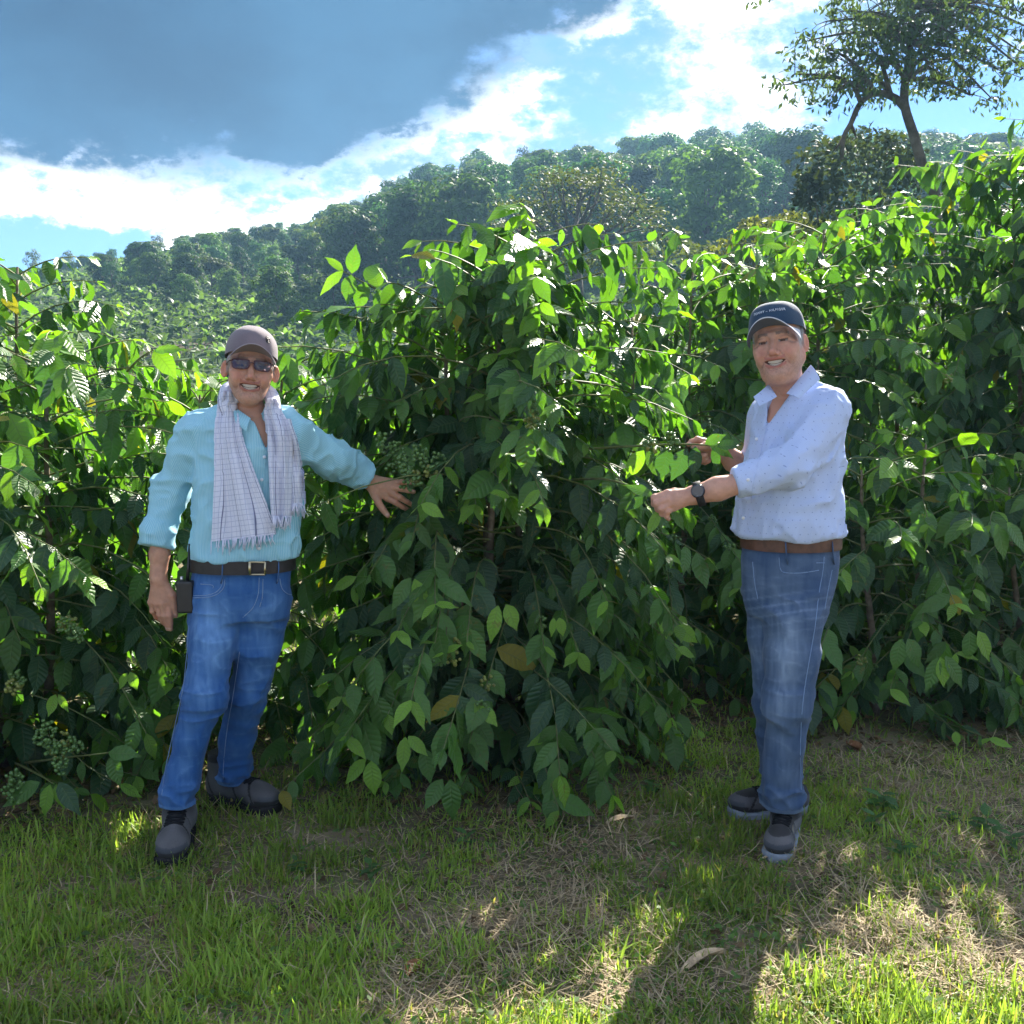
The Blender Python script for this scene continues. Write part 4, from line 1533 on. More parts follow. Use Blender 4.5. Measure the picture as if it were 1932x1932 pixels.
def mat_skin(name):
    m, t = new_mat(name)
    a = t.n('ShaderNodeVertexColor', layer_name='col')
    tc = t.n('ShaderNodeTexCoord')
    nz = t.noise(tc.outputs['Object'], 45.0, 4, 0.6)
    c = t.mix(t.m('MULTIPLY', t.ss(nz, 0.3, 0.75), 0.16), a.outputs[0], (0.55, 0.22, 0.14, 1))
    b = t.n('ShaderNodeBsdfPrincipled', i_Roughness=0.5)
    b.inputs['Specular IOR Level'].default_value = 0.35
    b.inputs['Subsurface Weight'].default_value = 0.18
    b.inputs['Subsurface Radius'].default_value = (1.0, 0.35, 0.2)
    b.inputs['Subsurface Scale'].default_value = 0.008
    t.l(c, b.inputs['Base Color'])
    bp = t.n('ShaderNodeBump', i_Strength=0.25, i_Distance=0.001)
    t.l(t.noise(tc.outputs['Object'], 260.0, 3, 0.6), bp.inputs['Height'])
    t.l(bp.outputs[0], b.inputs['Normal'])
    finish(t, b.outputs[0])
    return m


def mat_cloth_attr(name, rough=0.85, bump=0.35, bscale=700.0, sheen=0.15):
    """woven cloth whose colour comes from the mesh"""
    m, t = new_mat(name)
    a = t.n('ShaderNodeVertexColor', layer_name='col')
    tc = t.n('ShaderNodeTexCoord')
    nz = t.noise(tc.outputs['Object'], 320.0, 2, 0.6)
    k = t.mix(nz, (0.78, 0.78, 0.78, 1), (1.2, 1.2, 1.2, 1))
    c = t.mix(1.0, a.outputs[0], k, 'MULTIPLY')
    b = t.n('ShaderNodeBsdfPrincipled', i_Roughness=rough)
    b.inputs['Specular IOR Level'].default_value = 0.2
    b.inputs['Sheen Weight'].default_value = sheen
    t.l(c, b.inputs['Base Color'])
    bp = t.n('ShaderNodeBump', i_Strength=bump, i_Distance=0.001)
    t.l(t.noise(tc.outputs['Object'], bscale, 2, 0.6), bp.inputs['Height'])
    t.l(bp.outputs[0], b.inputs['Normal'])
    finish(t, b.outputs[0])
    return m


def mat_stripes(name, ca, cb, period):
    """fine woven stripes along a coordinate stored on the mesh, thin cloth that lets some sun through"""
    m, t = new_mat(name)
    at = t.n('ShaderNodeAttribute', attribute_name='su')
    tc = t.n('ShaderNodeTexCoord')
    w = t.m('ABSOLUTE', t.m('MULTIPLY_ADD', t.m('FRACT', t.m('DIVIDE', at.outputs['Fac'], period)), 2.0, -1.0))
    c = t.mix(t.ss(w, 0.35, 0.65), rgb(ca), rgb(cb))
    c = t.mix(t.m('MULTIPLY', t.noise(tc.outputs['Object'], 9.0, 3, 0.5), 0.25), c, rgb(cb))
    b = t.n('ShaderNodeBsdfPrincipled', i_Roughness=0.8)
    b.inputs['Specular IOR Level'].default_value = 0.2
    b.inputs['Sheen Weight'].default_value = 0.1
    t.l(c, b.inputs['Base Color'])
    finish(t, b.outputs[0])
    return m


def mat_dots(name, base, dot):
    """pale shirt cloth with small sewn dots on a regular grid"""
    m, t = new_mat(name)
    at = t.n('ShaderNodeAttribute', attribute_name='su')
    av = t.n('ShaderNodeAttribute', attribute_name='sv')
    tc = t.n('ShaderNodeTexCoord')
    u = t.m('DIVIDE', at.outputs['Fac'], 0.024)
    v = t.m('DIVIDE', av.outputs['Fac'], 0.024)
    row = t.m('FLOOR', v)
    u2 = t.m('ADD', u, t.m('MULTIPLY', row, 0.5))
    fu = t.m('SUBTRACT', t.m('FRACT', u2), 0.5)
    fv = t.m('SUBTRACT', t.m('FRACT', v), 0.5)
    d = t.m('SQRT', t.m('ADD', t.m('MULTIPLY', fu, fu), t.m('MULTIPLY', fv, fv)))
    c = t.mix(t.ss(d, 0.10, 0.06), rgb(base), rgb(dot))
    c = t.mix(t.m('MULTIPLY', t.noise(tc.outputs['Object'], 7.0, 3, 0.5), 0.2), c, (0.62, 0.68, 0.86, 1))
    b = t.n('ShaderNodeBsdfPrincipled', i_Roughness=0.75)
    b.inputs['Specular IOR Level'].default_value = 0.2
    b.inputs['Sheen Weight'].default_value = 0.1
    t.l(c, b.inputs['Base Color'])
    finish(t, b.outputs[0])
    return m


MAT_SKIN = mat_skin('skin')
MAT_TEETH = mat_simple('teeth', (0.52, 0.45, 0.37), rough=0.3, spec=0.5)
MAT_DENIM = mat_cloth_attr('denim', 0.9, 0.5, 900.0, 0.1)
MAT_CAPCLOTH = mat_cloth_attr('cap_cotton', 0.85, 0.3, 900.0, 0.2)
MAT_THREAD = mat_simple('pale_stitching', (0.20, 0.29, 0.46), rough=0.9, spec=0.1)
MAT_BELT = mat_simple('dark_leather_belt', (0.025, 0.020, 0.020), rough=0.5, spec=0.4, noise=0.3, scale=40.0)
MAT_BELT_B = mat_simple('brown_leather_belt', (0.10, 0.045, 0.028), rough=0.5, spec=0.4, noise=0.3, scale=40.0)
MAT_METAL = mat_simple('brass_metal', (0.62, 0.52, 0.34), rough=0.28, spec=0.5, metal=1.0)
MAT_STEEL = mat_simple('steel_metal', (0.60, 0.60, 0.62), rough=0.3, spec=0.5, metal=1.0)
MAT_GOLD = mat_simple('gold_ring', (0.85, 0.62, 0.25), rough=0.2, spec=0.5, metal=1.0)
MAT_BOOT = mat_cloth_attr('boot_nubuck', 0.85, 0.5, 500.0, 0.1)
MAT_RUBBER = mat_simple('black_rubber', (0.018, 0.018, 0.020), rough=0.75, spec=0.3, noise=0.3, scale=60.0)
MAT_LACE = mat_simple('black_lace', (0.014, 0.015, 0.018), rough=0.9, spec=0.2)
MAT_PLASTIC = mat_simple('black_plastic', (0.012, 0.012, 0.014), rough=0.4, spec=0.5, noise=0.2, scale=50.0)
MAT_MIDSOLE = mat_simple('grey_midsole', (0.26, 0.30, 0.36), rough=0.7, spec=0.3, noise=0.15, scale=40.0)
MAT_BUTTON = mat_simple('shirt_button', (0.80, 0.82, 0.88), rough=0.3, spec=0.5)
MAT_HAIR = mat_simple('grey_hair', (0.24, 0.24, 0.25), rough=0.7, spec=0.3, noise=0.5, scale=160.0)
MAT_FRAME = mat_simple('brown_spectacle_frame', (0.075, 0.022, 0.030), rough=0.3, spec=0.5)
MAT_WATCHFACE = mat_simple('dark_watch_face', (0.02, 0.022, 0.03), rough=0.12, spec=0.6)
MAT_EMB = mat_simple('white_embroidery', (0.62, 0.66, 0.74), rough=0.8, spec=0.2)


def mat_lens():
    m, t = new_mat('tinted_lens')
    b = t.n('ShaderNodeBsdfPrincipled', i_Roughness=0.05)
    b.inputs['Base Color'].default_value = (0.030, 0.022, 0.045, 1)
    b.inputs['Specular IOR Level'].default_value = 0.8
    tr = t.n('ShaderNodeBsdfTransparent')
    tr.inputs[0].default_value = (0.50, 0.40, 0.50, 1)
    mx = t.n('ShaderNodeMixShader')
    mx.inputs[0].default_value = 0.38
    t.l(b.outputs[0], mx.inputs[1])
    t.l(tr.outputs[0], mx.inputs[2])
    finish(t, mx.outputs[0])
    return m


MAT_LENS = mat_lens()


# ---------------------------------------------------------------- head
def head_field(neck_local, fat=0.0, ear_out=0.4):
    nl = np.asarray(neck_local, float)
    ce, se = math.cos(ear_out), math.sin(ear_out)

    def f_(p):
        q = p.copy()
        q[..., 0] = np.abs(q[..., 0])
        x2 = p[..., 0] ** 2
        f = ell(q, (0, .015, .03), (.076, .097, .09))
        f = smin(f, ell(q, (0, -.028, -.045), (.060 + fat * .008, .062, .078)), .03)
        f = smin(f, cap(q, (.048 + fat * .006, .012, -.052), (.012, -.064, -.100), .024 + fat * .004, .020), .03)
        f = smin(f, sph(q, (0, -.073, -.104), .016), .02)
        if fat > 0.5:
            f = smin(f, ell(q, (0, -.025, -.112), (.045, .045, .022)), .035)
        f = smin(f, sph(q, (.044, -.055, -.024), .024), .03)
        f = smin(f, ell(q, (.038, -.069, -.043), (.019 + fat * .003, .017, .016 + fat * .003)), .014)
        f = smin(f, cap(q, (.004, -.084, .020), (.036, -.074, .023), .010, .009), .012)
        f = smax(f, -sph(q, (.031, -.102, -.001), .0165), .010)
        f = smin(f, sph(q, (.031, -.072, -.001), .0122), .003)
        f = smin(f, ell(q, (.031, -.0765, .0088), (.018, .0115, .0062)), .004)
        f = smin(f, ell(q, (.031, -.0765, -.0102), (.017, .0105, .0056)), .004)
        f = smin(f, cap(q, (0, -.086, .008), (0, -.110, -.033), .0075, .0120), .009)
        f = smin(f, sph(q, (.0125, -.098, -.038), .0090), .006)
        f = smax(f, -sph(q, (.0068, -.108, -.0475), .0042), .003)
        pm = p.copy()
        pm[..., 2] = pm[..., 2] - 8.0 * x2
        pm[..., 1] = pm[..., 1] - 6.0 * x2
        f = smin(f, ell(pm, (0, -.080, -.068), (.037, .0155, .0185)), .012)
        f = smax(f, -ell(pm, (0, -.100, -.0675), (.0325, .028, .0105)), .004)
        f = smax(f, -cap(q, (.0215, -.1035, -.033), (.0415, -.085, -.066), .0062, .0052), .008)
        f = smin(f, ell(q, (.047, -.062, -.050), (.014, .016, .020)), .012)
        f = smax(f, -cap(q, (0, -.095, .048), (.03, -.088, .048), .0008, .0008), .004)
        f = smax(f, -cap(q, (0, -.094, .058), (.03, -.086, .058), .0008, .0008), .004)
        f = smax(f, -cap(q, (.050, -.076, -.004), (.060, -.068, -.010), .002, .002), .008)
        f = smax(f, -cap(q, (0, -.0955, -.0855), (.014, -.090, -.0855), .0040, .003), .008)
        f = f + .0007 * vnoise(p, 90.0, 18) + .0011 * vnoise(p + np.array((.3, 0, 0), np.float32), 38.0, 19)
        # ears
        e = q - np.array((.0735, .016, -.012), np.float32)
        ex, ey = ce * e[..., 0] - se * e[..., 1], se * e[..., 0] + ce * e[..., 1]
        ep = np.stack((ex, ey, e[..., 2] + 0.12 * ey), -1)
        ear = ell(ep, (.002, .011, .002), (.0080, .018, .029))
        ear = smax(ear, -ell(ep, (.010, .009, .003), (.0070, .010, .018)), .004)
        f = smin(f, ear, .006)
        n = cap(p, (0, .022, -.045), nl, .050 + fat * .008, .058 + fat * .010)
        f = smin(f, n, .028)
        return f
    return f_


def head_colour(V, base, lip, brow, grey=0.0):
    q = V.copy()
    ax = np.abs(q[:, 0])
    c = np.tile(np.asarray(base, float), (len(V), 1))
    cheek = np.exp(-(((ax - .042) / .02) ** 2 + ((q[:, 2] + .035) / .02) ** 2)) * (q[:, 1] < -.03)
    nose = np.exp(-((ax / .016) ** 2 + ((q[:, 2] + .036) / .014) ** 2)) * (q[:, 1] < -.09)
    c = c * (1 - 0.35 * (cheek + nose)[:, None] * np.array((0.0, 0.5, 0.5)))
    beard = np.exp(-((q[:, 2] + .085) / .03) ** 2) * (q[:, 1] < 0.0) * (q[:, 2] > -.13)
    c = c * (1 - 0.16 * beard[:, None] * np.array((1.1, 0.8, 0.5)))
    c = c * (1 + 0.14 * vnoise(V, 55.0, 14)[:, None] * np.array((.6, 1.0, 1.0)) + 0.10 * vnoise(V, 150.0, 15)[:, None])
    stub = beard * (vnoise(V, 380.0, 16) > 0.1)
    c = c * (1 - 0.22 * stub[:, None])
    fold = np.exp(-((np.abs(q[:, 2] + .052 + 1.75 * (ax - .030)) / .0045) ** 2)) * (ax > .018) * (ax < .044) * (q[:, 1] < -.06)
    crow = np.exp(-(np.abs(np.sin((q[:, 2] + .3 * ax) * 420)) / .35) ** 2) * sstep(ax, .044, .052) * (ax < .066) * (np.abs(q[:, 2]) < .016) * (q[:, 1] < -.03)
    c = c * (1 - 0.30 * np.clip(fold + .6 * crow, 0, 1)[:, None] * np.array((.8, 1.0, 1.0)))
    earm = ((ax > .074) & (q[:, 1] > -.01) & (q[:, 2] < .03))[:, None]
    c = np.where(earm, c * np.array((1.02, .82, .78)), c)
    zz = q[:, 2] - 8.0 * q[:, 0] ** 2 + .0675
    lipm = ((np.abs(zz) < .0160) & (np.abs(zz) > .007) & (ax < .033) & (q[:, 1] < -.070)).astype(float)
    c = c * (1 - lipm[:, None]) + lipm[:, None] * np.asarray(lip)
    inm = ((np.abs(zz) < .011) & (ax < .0325) & (q[:, 1] > -.0835) & (q[:, 1] < -.06)).astype(float)
    c = c * (1 - inm[:, None]) + inm[:, None] * np.array((.06, .015, .012))
    slit = (np.abs(q[:, 2] + .0012) < .0030) & (ax > .0175) & (ax < .0445) & (q[:, 1] < -.06)
    c[slit] = (.26, .22, .20)
    c[slit & (np.abs(ax - .031) < .0075)] = (.022, .015, .012)
    lash = (np.abs(q[:, 2] - .0024) < .0014) & (ax > .017) & (ax < .046) & (q[:, 1] < -.06)
    c[lash] = c[lash] * .45
    bz = q[:, 2] - .024 - .10 * (ax - .03) * (ax < .03) + .25 * np.maximum(ax - .034, 0)
    bm = ((np.abs(bz) < .0048) & (ax > .012) & (ax < .049) & (q[:, 1] < -.055)).astype(float) * 0.8
    c = c * (1 - bm[:, None]) + bm[:, None] * np.asarray(brow)
    if grey:
        hm = (sstep(q[:, 1], -.045, -.02) * sstep(q[:, 2], -.035, -.010) * (ax > .055))[:, None] * 0.85
        hm = hm * (1 - ((ax > .078) & (q[:, 2] < .022)))[:, None]
        nn = 0.8 + 0.4 * vnoise(V * np.array((1, 1, .3)), 220.0, 3)[:, None]
        c = c * (1 - hm) + hm * np.array((.34, .33, .33)) * nn
    return c


def teeth_mesh(T):
    mb = MB()
    for row, (zc, hh, ins) in enumerate(((-.0635, .0056, 0.0), (-.0738, .0036, .0015))):
        xs = np.linspace(-.0285, .0285, 41)
        G = []
        for x in xs:
            tb = 0.0011 * abs(math.sin((x + .0285) / .057 * math.pi * 8)) ** 0.5
            y0 = -.0835 + ins + 9.5 * x * x - tb
            z0 = zc + 8.0 * x * x
            k = hh * (1 - (abs(x) / .0325) ** 4)
            G.append([(x, y0 + .0012, z0 + k), (x, y0, z0 + k * .5), (x, y0, z0 - k * .5), (x, y0 + .0012, z0 - k)])
        mb.grid(np.array(G))
    V = np.concatenate(mb.v)
    mb.v = [T(V)]
    mb.n = len(V)
    return mb


def cap_hat(T, s, peak, col, brim_top, brim_bot, tall=0.078, brim_len=0.066, droop=0.040, lift=0.30, rim_f=.050, rim_b=.012):
    """baseball cap in head space: crown mesh, bill mesh, surface function for badges"""
    nphi, nv = 64, 18

    def surf(phi, v):
        # phi 0 = front (-y), v 0 = rim .. 1 = top
        cphi, sphi = np.cos(phi), np.sin(phi)
        fr = 0.5 + 0.5 * cphi
        rimz = rim_b + (rim_f - rim_b) * fr
        rad = np.cos(v * np.pi / 2) ** (0.62 - 0.16 * fr)
        topz = rim_f + tall
        z = rimz + (topz - rimz) * np.sin(v * np.pi / 2) ** (0.95) + peak * np.exp(-((1 - v) / 0.18) ** 2)
        x = .0855 * s * sphi * rad
        y = .010 - .1065 * s * cphi * rad - .004 * fr * np.sin(v * np.pi)
        # six panel seams
        seam = np.abs(np.sin(phi * 3)) ** 0.4
        k = 1 + 0.012 * (seam - 1) * (v < 0.97)
        return np.stack((x * k, .010 + (y - .010) * k, z), -1)
    ph, vv = np.meshgrid(np.arange(nphi) / nphi * 2 * np.pi, np.linspace(0, 1, nv), indexing='ij')
    G = surf(ph, vv)
    wr = vnoise(G.reshape(-1, 3), 26.0, 8).reshape(nphi, nv)
    G = G + nrm(G - np.array((0, 0.01, .05))) * (0.0016 * wr)[..., None]
    crown = MB()
    crown.grid(T(G.reshape(-1, 3)).reshape(G.shape)[::-1], col=np.asarray(col), closed=True)
    Gi = G.copy()
    Gi[..., :2] *= 0.97
    crown.grid(T(Gi.reshape(-1, 3)).reshape(G.shape), col=np.asarray(col) * 0.7, closed=True)
    bt = MB()
    nb, nr = 33, 9
    th = np.linspace(-1.12, 1.12, nb)
    B = np.zeros((nb, nr, 3))
    for i, a in enumerate(th):
        r0 = surf(np.array(a), np.array(0.0))
        e = math.cos(a / 1.12 * math.pi / 2)
        for j in range(nr):
            u = j / (nr - 1)
            ln = brim_len * (0.10 + 0.90 * e ** 0.55) * u
            out = np.array((math.sin(a) * 0.35, -1.0, 0))
            p = r0 + out / np.linalg.norm(out) * ln
            xx = p[0] / .085
            p = p + np.array((0, 0, -droop * xx * xx * (0.35 + 0.65 * u) + lift * ln))
            B[i, j] = p
    bt.grid(T(B.reshape(-1, 3)).reshape(B.shape)[::-1], col=np.asarray(brim_top))
    B2 = B + np.array((0, 0, -0.0035))
    bt.grid(T(B2.reshape(-1, 3)).reshape(B.shape), col=np.asarray(brim_bot))
    edge = np.concatenate((B[:, -1][:, None], B2[:, -1][:, None]), 1)
    bt.grid(T(edge.reshape(-1, 3)).reshape(edge.shape), col=np.asarray(brim_top) * 0.95)
    return crown, bt, surf


# ---------------------------------------------------------------- hands
def hand_field(forearm, fr, fingers, thumb, wrist_r=.029, palm_k=.014, s=1.0):
    """forearm: points from inside the sleeve to the wrist; fingers: four chains [mcp, pip, dip, tip]; thumb chain [cmc, mcp, ip, tip]"""
    w = np.asarray(forearm[-1])

    def f_(p):
        f = chain(p, forearm, fr, .02)
        pal = None
        for i, c in enumerate(fingers):
            b = w + (np.asarray(c[0]) - w) * 0.18
            g = cap(p, b, c[0], .0175 * s, .0130 * s)
            pal = g if pal is None else smin(pal, g, .012)
        for a, b in zip(fingers[:-1], fingers[1:]):
            pal = smin(pal, cap(p, (np.asarray(a[0]) * .9 + w * .1 + np.asarray(b[0]) * .9 + w * .1) / 2, w, .0105 * s, .016 * s), .010)
        g = cap(p, w + (np.asarray(thumb[0]) - w) * 0.3, thumb[1], .0165 * s, .0125 * s)
        pal = smin(pal, g, .014)
        f = smin(f, pal, palm_k)
        fg = None
        for i, c in enumerate(fingers):
            k = (1.0, 1.03, 0.98, 0.86)[i] * s
            g = chain(p, c, [.0122 * k, .0106 * k, .0094 * k, .0080 * k], .003)
            fg = g if fg is None else smin(fg, g, .0022)
        tg = chain(p, thumb[1:], [.0130 * s, .0116 * s, .0092 * s], .003)
        f = smin(f, fg, .006)
        f = smin(f, tg, .006)
        for c in fingers:
            for q_, r_ in ((c[0], .0128), (c[1], .0112)):
                f = smin(f, sph(p, np.asarray(q_) + np.array((0, -.0015, .001)), r_ * s * .93), .004)
        return f + .0008 * vnoise(p, 90.0, 27)
    return f_


def hand_colour(V, base, fingers, thumb):
    c = np.tile(np.asarray(base, float), (len(V), 1))
    c = c * (1 + .12 * vnoise(V, 70.0, 24)[:, None] + .08 * vnoise(V, 180.0, 25)[:, None])
    for ch in list(fingers) + [thumb[1:]]:
        for j in range(len(ch) - 1):
            d = np.linalg.norm(V - np.asarray(ch[j]), axis=1)
            k = np.exp(-(d / .010) ** 2)[:, None] * .22
            c = c * (1 - k * np.array((.5, 1.0, 1.0)))
        tip = np.asarray(ch[-1])
        d = np.linalg.norm(V - tip - nrm(np.asarray(ch[-2]) - tip) * .004 - np.array((0, -.006, .002)), axis=1)
        k = (sstep(-d, -.0075, -.0045))[:, None] * .7
        c = c * (1 - k) + k * np.array((.66, .43, .36))
    return c


def bounds(pts, m):
    a = np.asarray(pts, float).reshape(-1, 3)
    return a.min(0) - m, a.max(0) + m


def vee(p, tri, y_front):
    """wedge cut through the front of a shirt: a triangle read from pixels, kept to the front of the body"""
    q = proj(p)
    d = None
    for i in range(3):
        a, b = np.array(tri[i], float), np.array(tri[(i + 1) % 3], float)
        e = b - a
        n = np.array((e[1], -e[0])) / np.linalg.norm(e)
        c = np.array(tri[(i + 2) % 3], float)
        if (c - a) @ n > 0:
            n = -n
        g = ((q[..., 0] - a[0]) * n[0] + (q[..., 1] - a[1]) * n[1]) * 0.00175
        d = g if d is None else np.maximum(d, g)
    return np.maximum(d, p[..., 1] - y_front).astype(np.float32)


class Person:
    def __init__(s, label, base):
        s.root = empty('person', base)
        s.b = np.asarray(base, float)
        tag(s.root, label, 'person')
        s.bv, s.bq, s.bc, s.n = [], [], [], 0

    def skin(s, V, Q, c):
        s.bv.append(V)
        s.bq.append(Q + s.n)
        s.bc.append(np.broadcast_to(np.asarray(c, float), (len(V), 3)) if np.asarray(c).ndim == 1 else c)
        s.n += len(V)

    def body(s):
        me = mesh_from('body', np.concatenate(s.bv) - s.b, np.concatenate(s.bq), True, col=np.concatenate(s.bc))
        return add('body', me, MAT_SKIN, s.root)

    def part(s, name, mb, mat, parent=None, smooth=True, **kw):
        if isinstance(mb, MB):
            me = mb.build(name, smooth, off=s.b, **kw)
        else:
            V, Q = mb
            me = mesh_from(name, V - s.b, Q, smooth, **kw)
        return add(name, me, mat, parent or s.root)


def line_on(fn, pts, n, lift=0.0015, Y0=2.9, Y1=4.1):
    """polyline of pixels laid on the surface of a field"""
    sp = spline(np.array([(x, y, 0) for x, y in pts], float), n)
    out = [march(fn, a[0], a[1], Y0, Y1, off=lift) for a in sp]
    return np.array([o for o in out if o is not None])


def limb_su(V, a, b):
    """coordinate round a limb, in metres"""
    ax = nrm(b - a)
    u = nrm(np.cross(ax, (0.0, 1.0, 0.0)))
    w = np.cross(ax, u)
    d = V - a
    x, y = d @ u, d @ w
    return np.arctan2(x, -y) * 0.062, d @ ax


def boot(per, ankle, direction, high=True, cu=(.085, .085, .095), mat_sole=None, scale=1.0, name='boot', toe_col=(.06, .065, .075)):
    d = nrm(np.array((direction[0], direction[1], 0.0)))
    xa = np.array((-d[1], d[0], 0))
    org = np.array((ankle[0], ankle[1], float(ground_z(ankle[0], ankle[1]))))
    M = np.stack((xa, d, np.array((0, 0, 1.0))), 1) * scale
    hs = .165 if high else .095

    def up(p):
        f = cap(p, (0, -.035, .055), (0, .11, .052), .045, .043)
        f = smin(f, ell(p, (0, .150, .045), (.049, .062, .038)), .03)
        f = smin(f, cap(p, (0, -.040, .06), (0, -.030, hs), .047, .050 if high else .044), .035)
        f = np.maximum(f, .012 - p[..., 2])
        f = f + .0015 * vnoise(p, 40.0, 4)
        f = smax(f, p[..., 2] - hs - .01, .008)
        f = smax(f, -(np.abs(cap(p, (0, .165, .085), (0, .165, .02), .058)) - .0012), .003) if True else f
        return f

    def sole(p):
        g = cap(p * np.array((1, 1, 0), np.float32), (0, -.042, 0), (0, .158, 0), .049, .054)
        tread = .004 * (np.sin(p[..., 1] * 260) > 0.2) * (p[..., 2] < .010)
        hgt = .021 + .014 * sstep(-p[..., 1], .0, .06) + .008 * sstep(p[..., 1], .15, .2)
        return smax(smax(g + tread, p[..., 2] - hgt, .006), -p[..., 2] - .004, .003)
    V, Q = field(up, (-.07, -.11, 0), (.07, .235, .21), .0045)
    cz = np.tile(np.asarray(cu), (len(V), 1))
    tongue = (np.abs(V[:, 0]) < .026 - .05 * np.maximum(V[:, 1] - .04, 0)) & (V[:, 1] > -.01) & (V[:, 1] < .105) & (V[:, 2] > .06)
    cz[tongue] = (.016, .017, .02)
    toe = (V[:, 1] > .165) & (V[:, 2] < .06)
    cz[toe] = toe_col
    rand_ = (V[:, 2] < .034 + .012 * (V[:, 1] > .15))
    cz[rand_] = np.asarray(cu) * .35
    for ly, lz in ((.118, .05), (.045, .0), (-.055, .0)):
        ln_ = (np.abs(V[:, 1] - ly + .5 * (V[:, 2] - .06) - .25 * np.abs(V[:, 0])) < .0042) & (V[:, 2] > .03)
        cz[ln_] = np.asarray(cu) * .3
    col_ = V[:, 2] > hs - .018
    cz[col_] = np.asarray(cu) * .3
    cz = cz * (1 + .35 * vnoise(V, 30.0, 44)[:, None])
    o = per.part(name, (V @ M.T + org, Q), MAT_BOOT, col=cz)
    Vs, Qs = field(sole, (-.075, -.11, -.012), (.075, .23, .065), .0045)
    per.part('sole', (Vs @ M.T + org, Qs), mat_sole or MAT_RUBBER, o)
    lc = MB()
    n = 7 if high else 5
    for i in range(n):
        u = i / (n - 1)
        y0, z0 = .100 - .075 * u - .035 * u * u, .095 + (hs - .075) * u ** 1.3
        z0 = min(z0, hs - .002)
        for sg in (-1, 1):
            pts = np.array([(-.028 * sg, y0 + .004, z0 - .012), (0, y0 + .010, z0 + .003), (.028 * sg, y0 - .008, z0 - .002)])
            # push the lace onto the upper
            out = []
            for q in spline(pts, 7):
                q = q.copy()
                for _ in range(14):
                    v = float(up(q[None].astype(np.float32))[0])
                    q = q + np.array((0, .6, .8)) * (0.002 - v) * 0.7
                out.append(q)
            lc.tube(np.array(out) @ M.T + org, .0032, 5)
    per.part('lacing', lc, MAT_LACE, o)['kind'] = 'stuff'
    return o


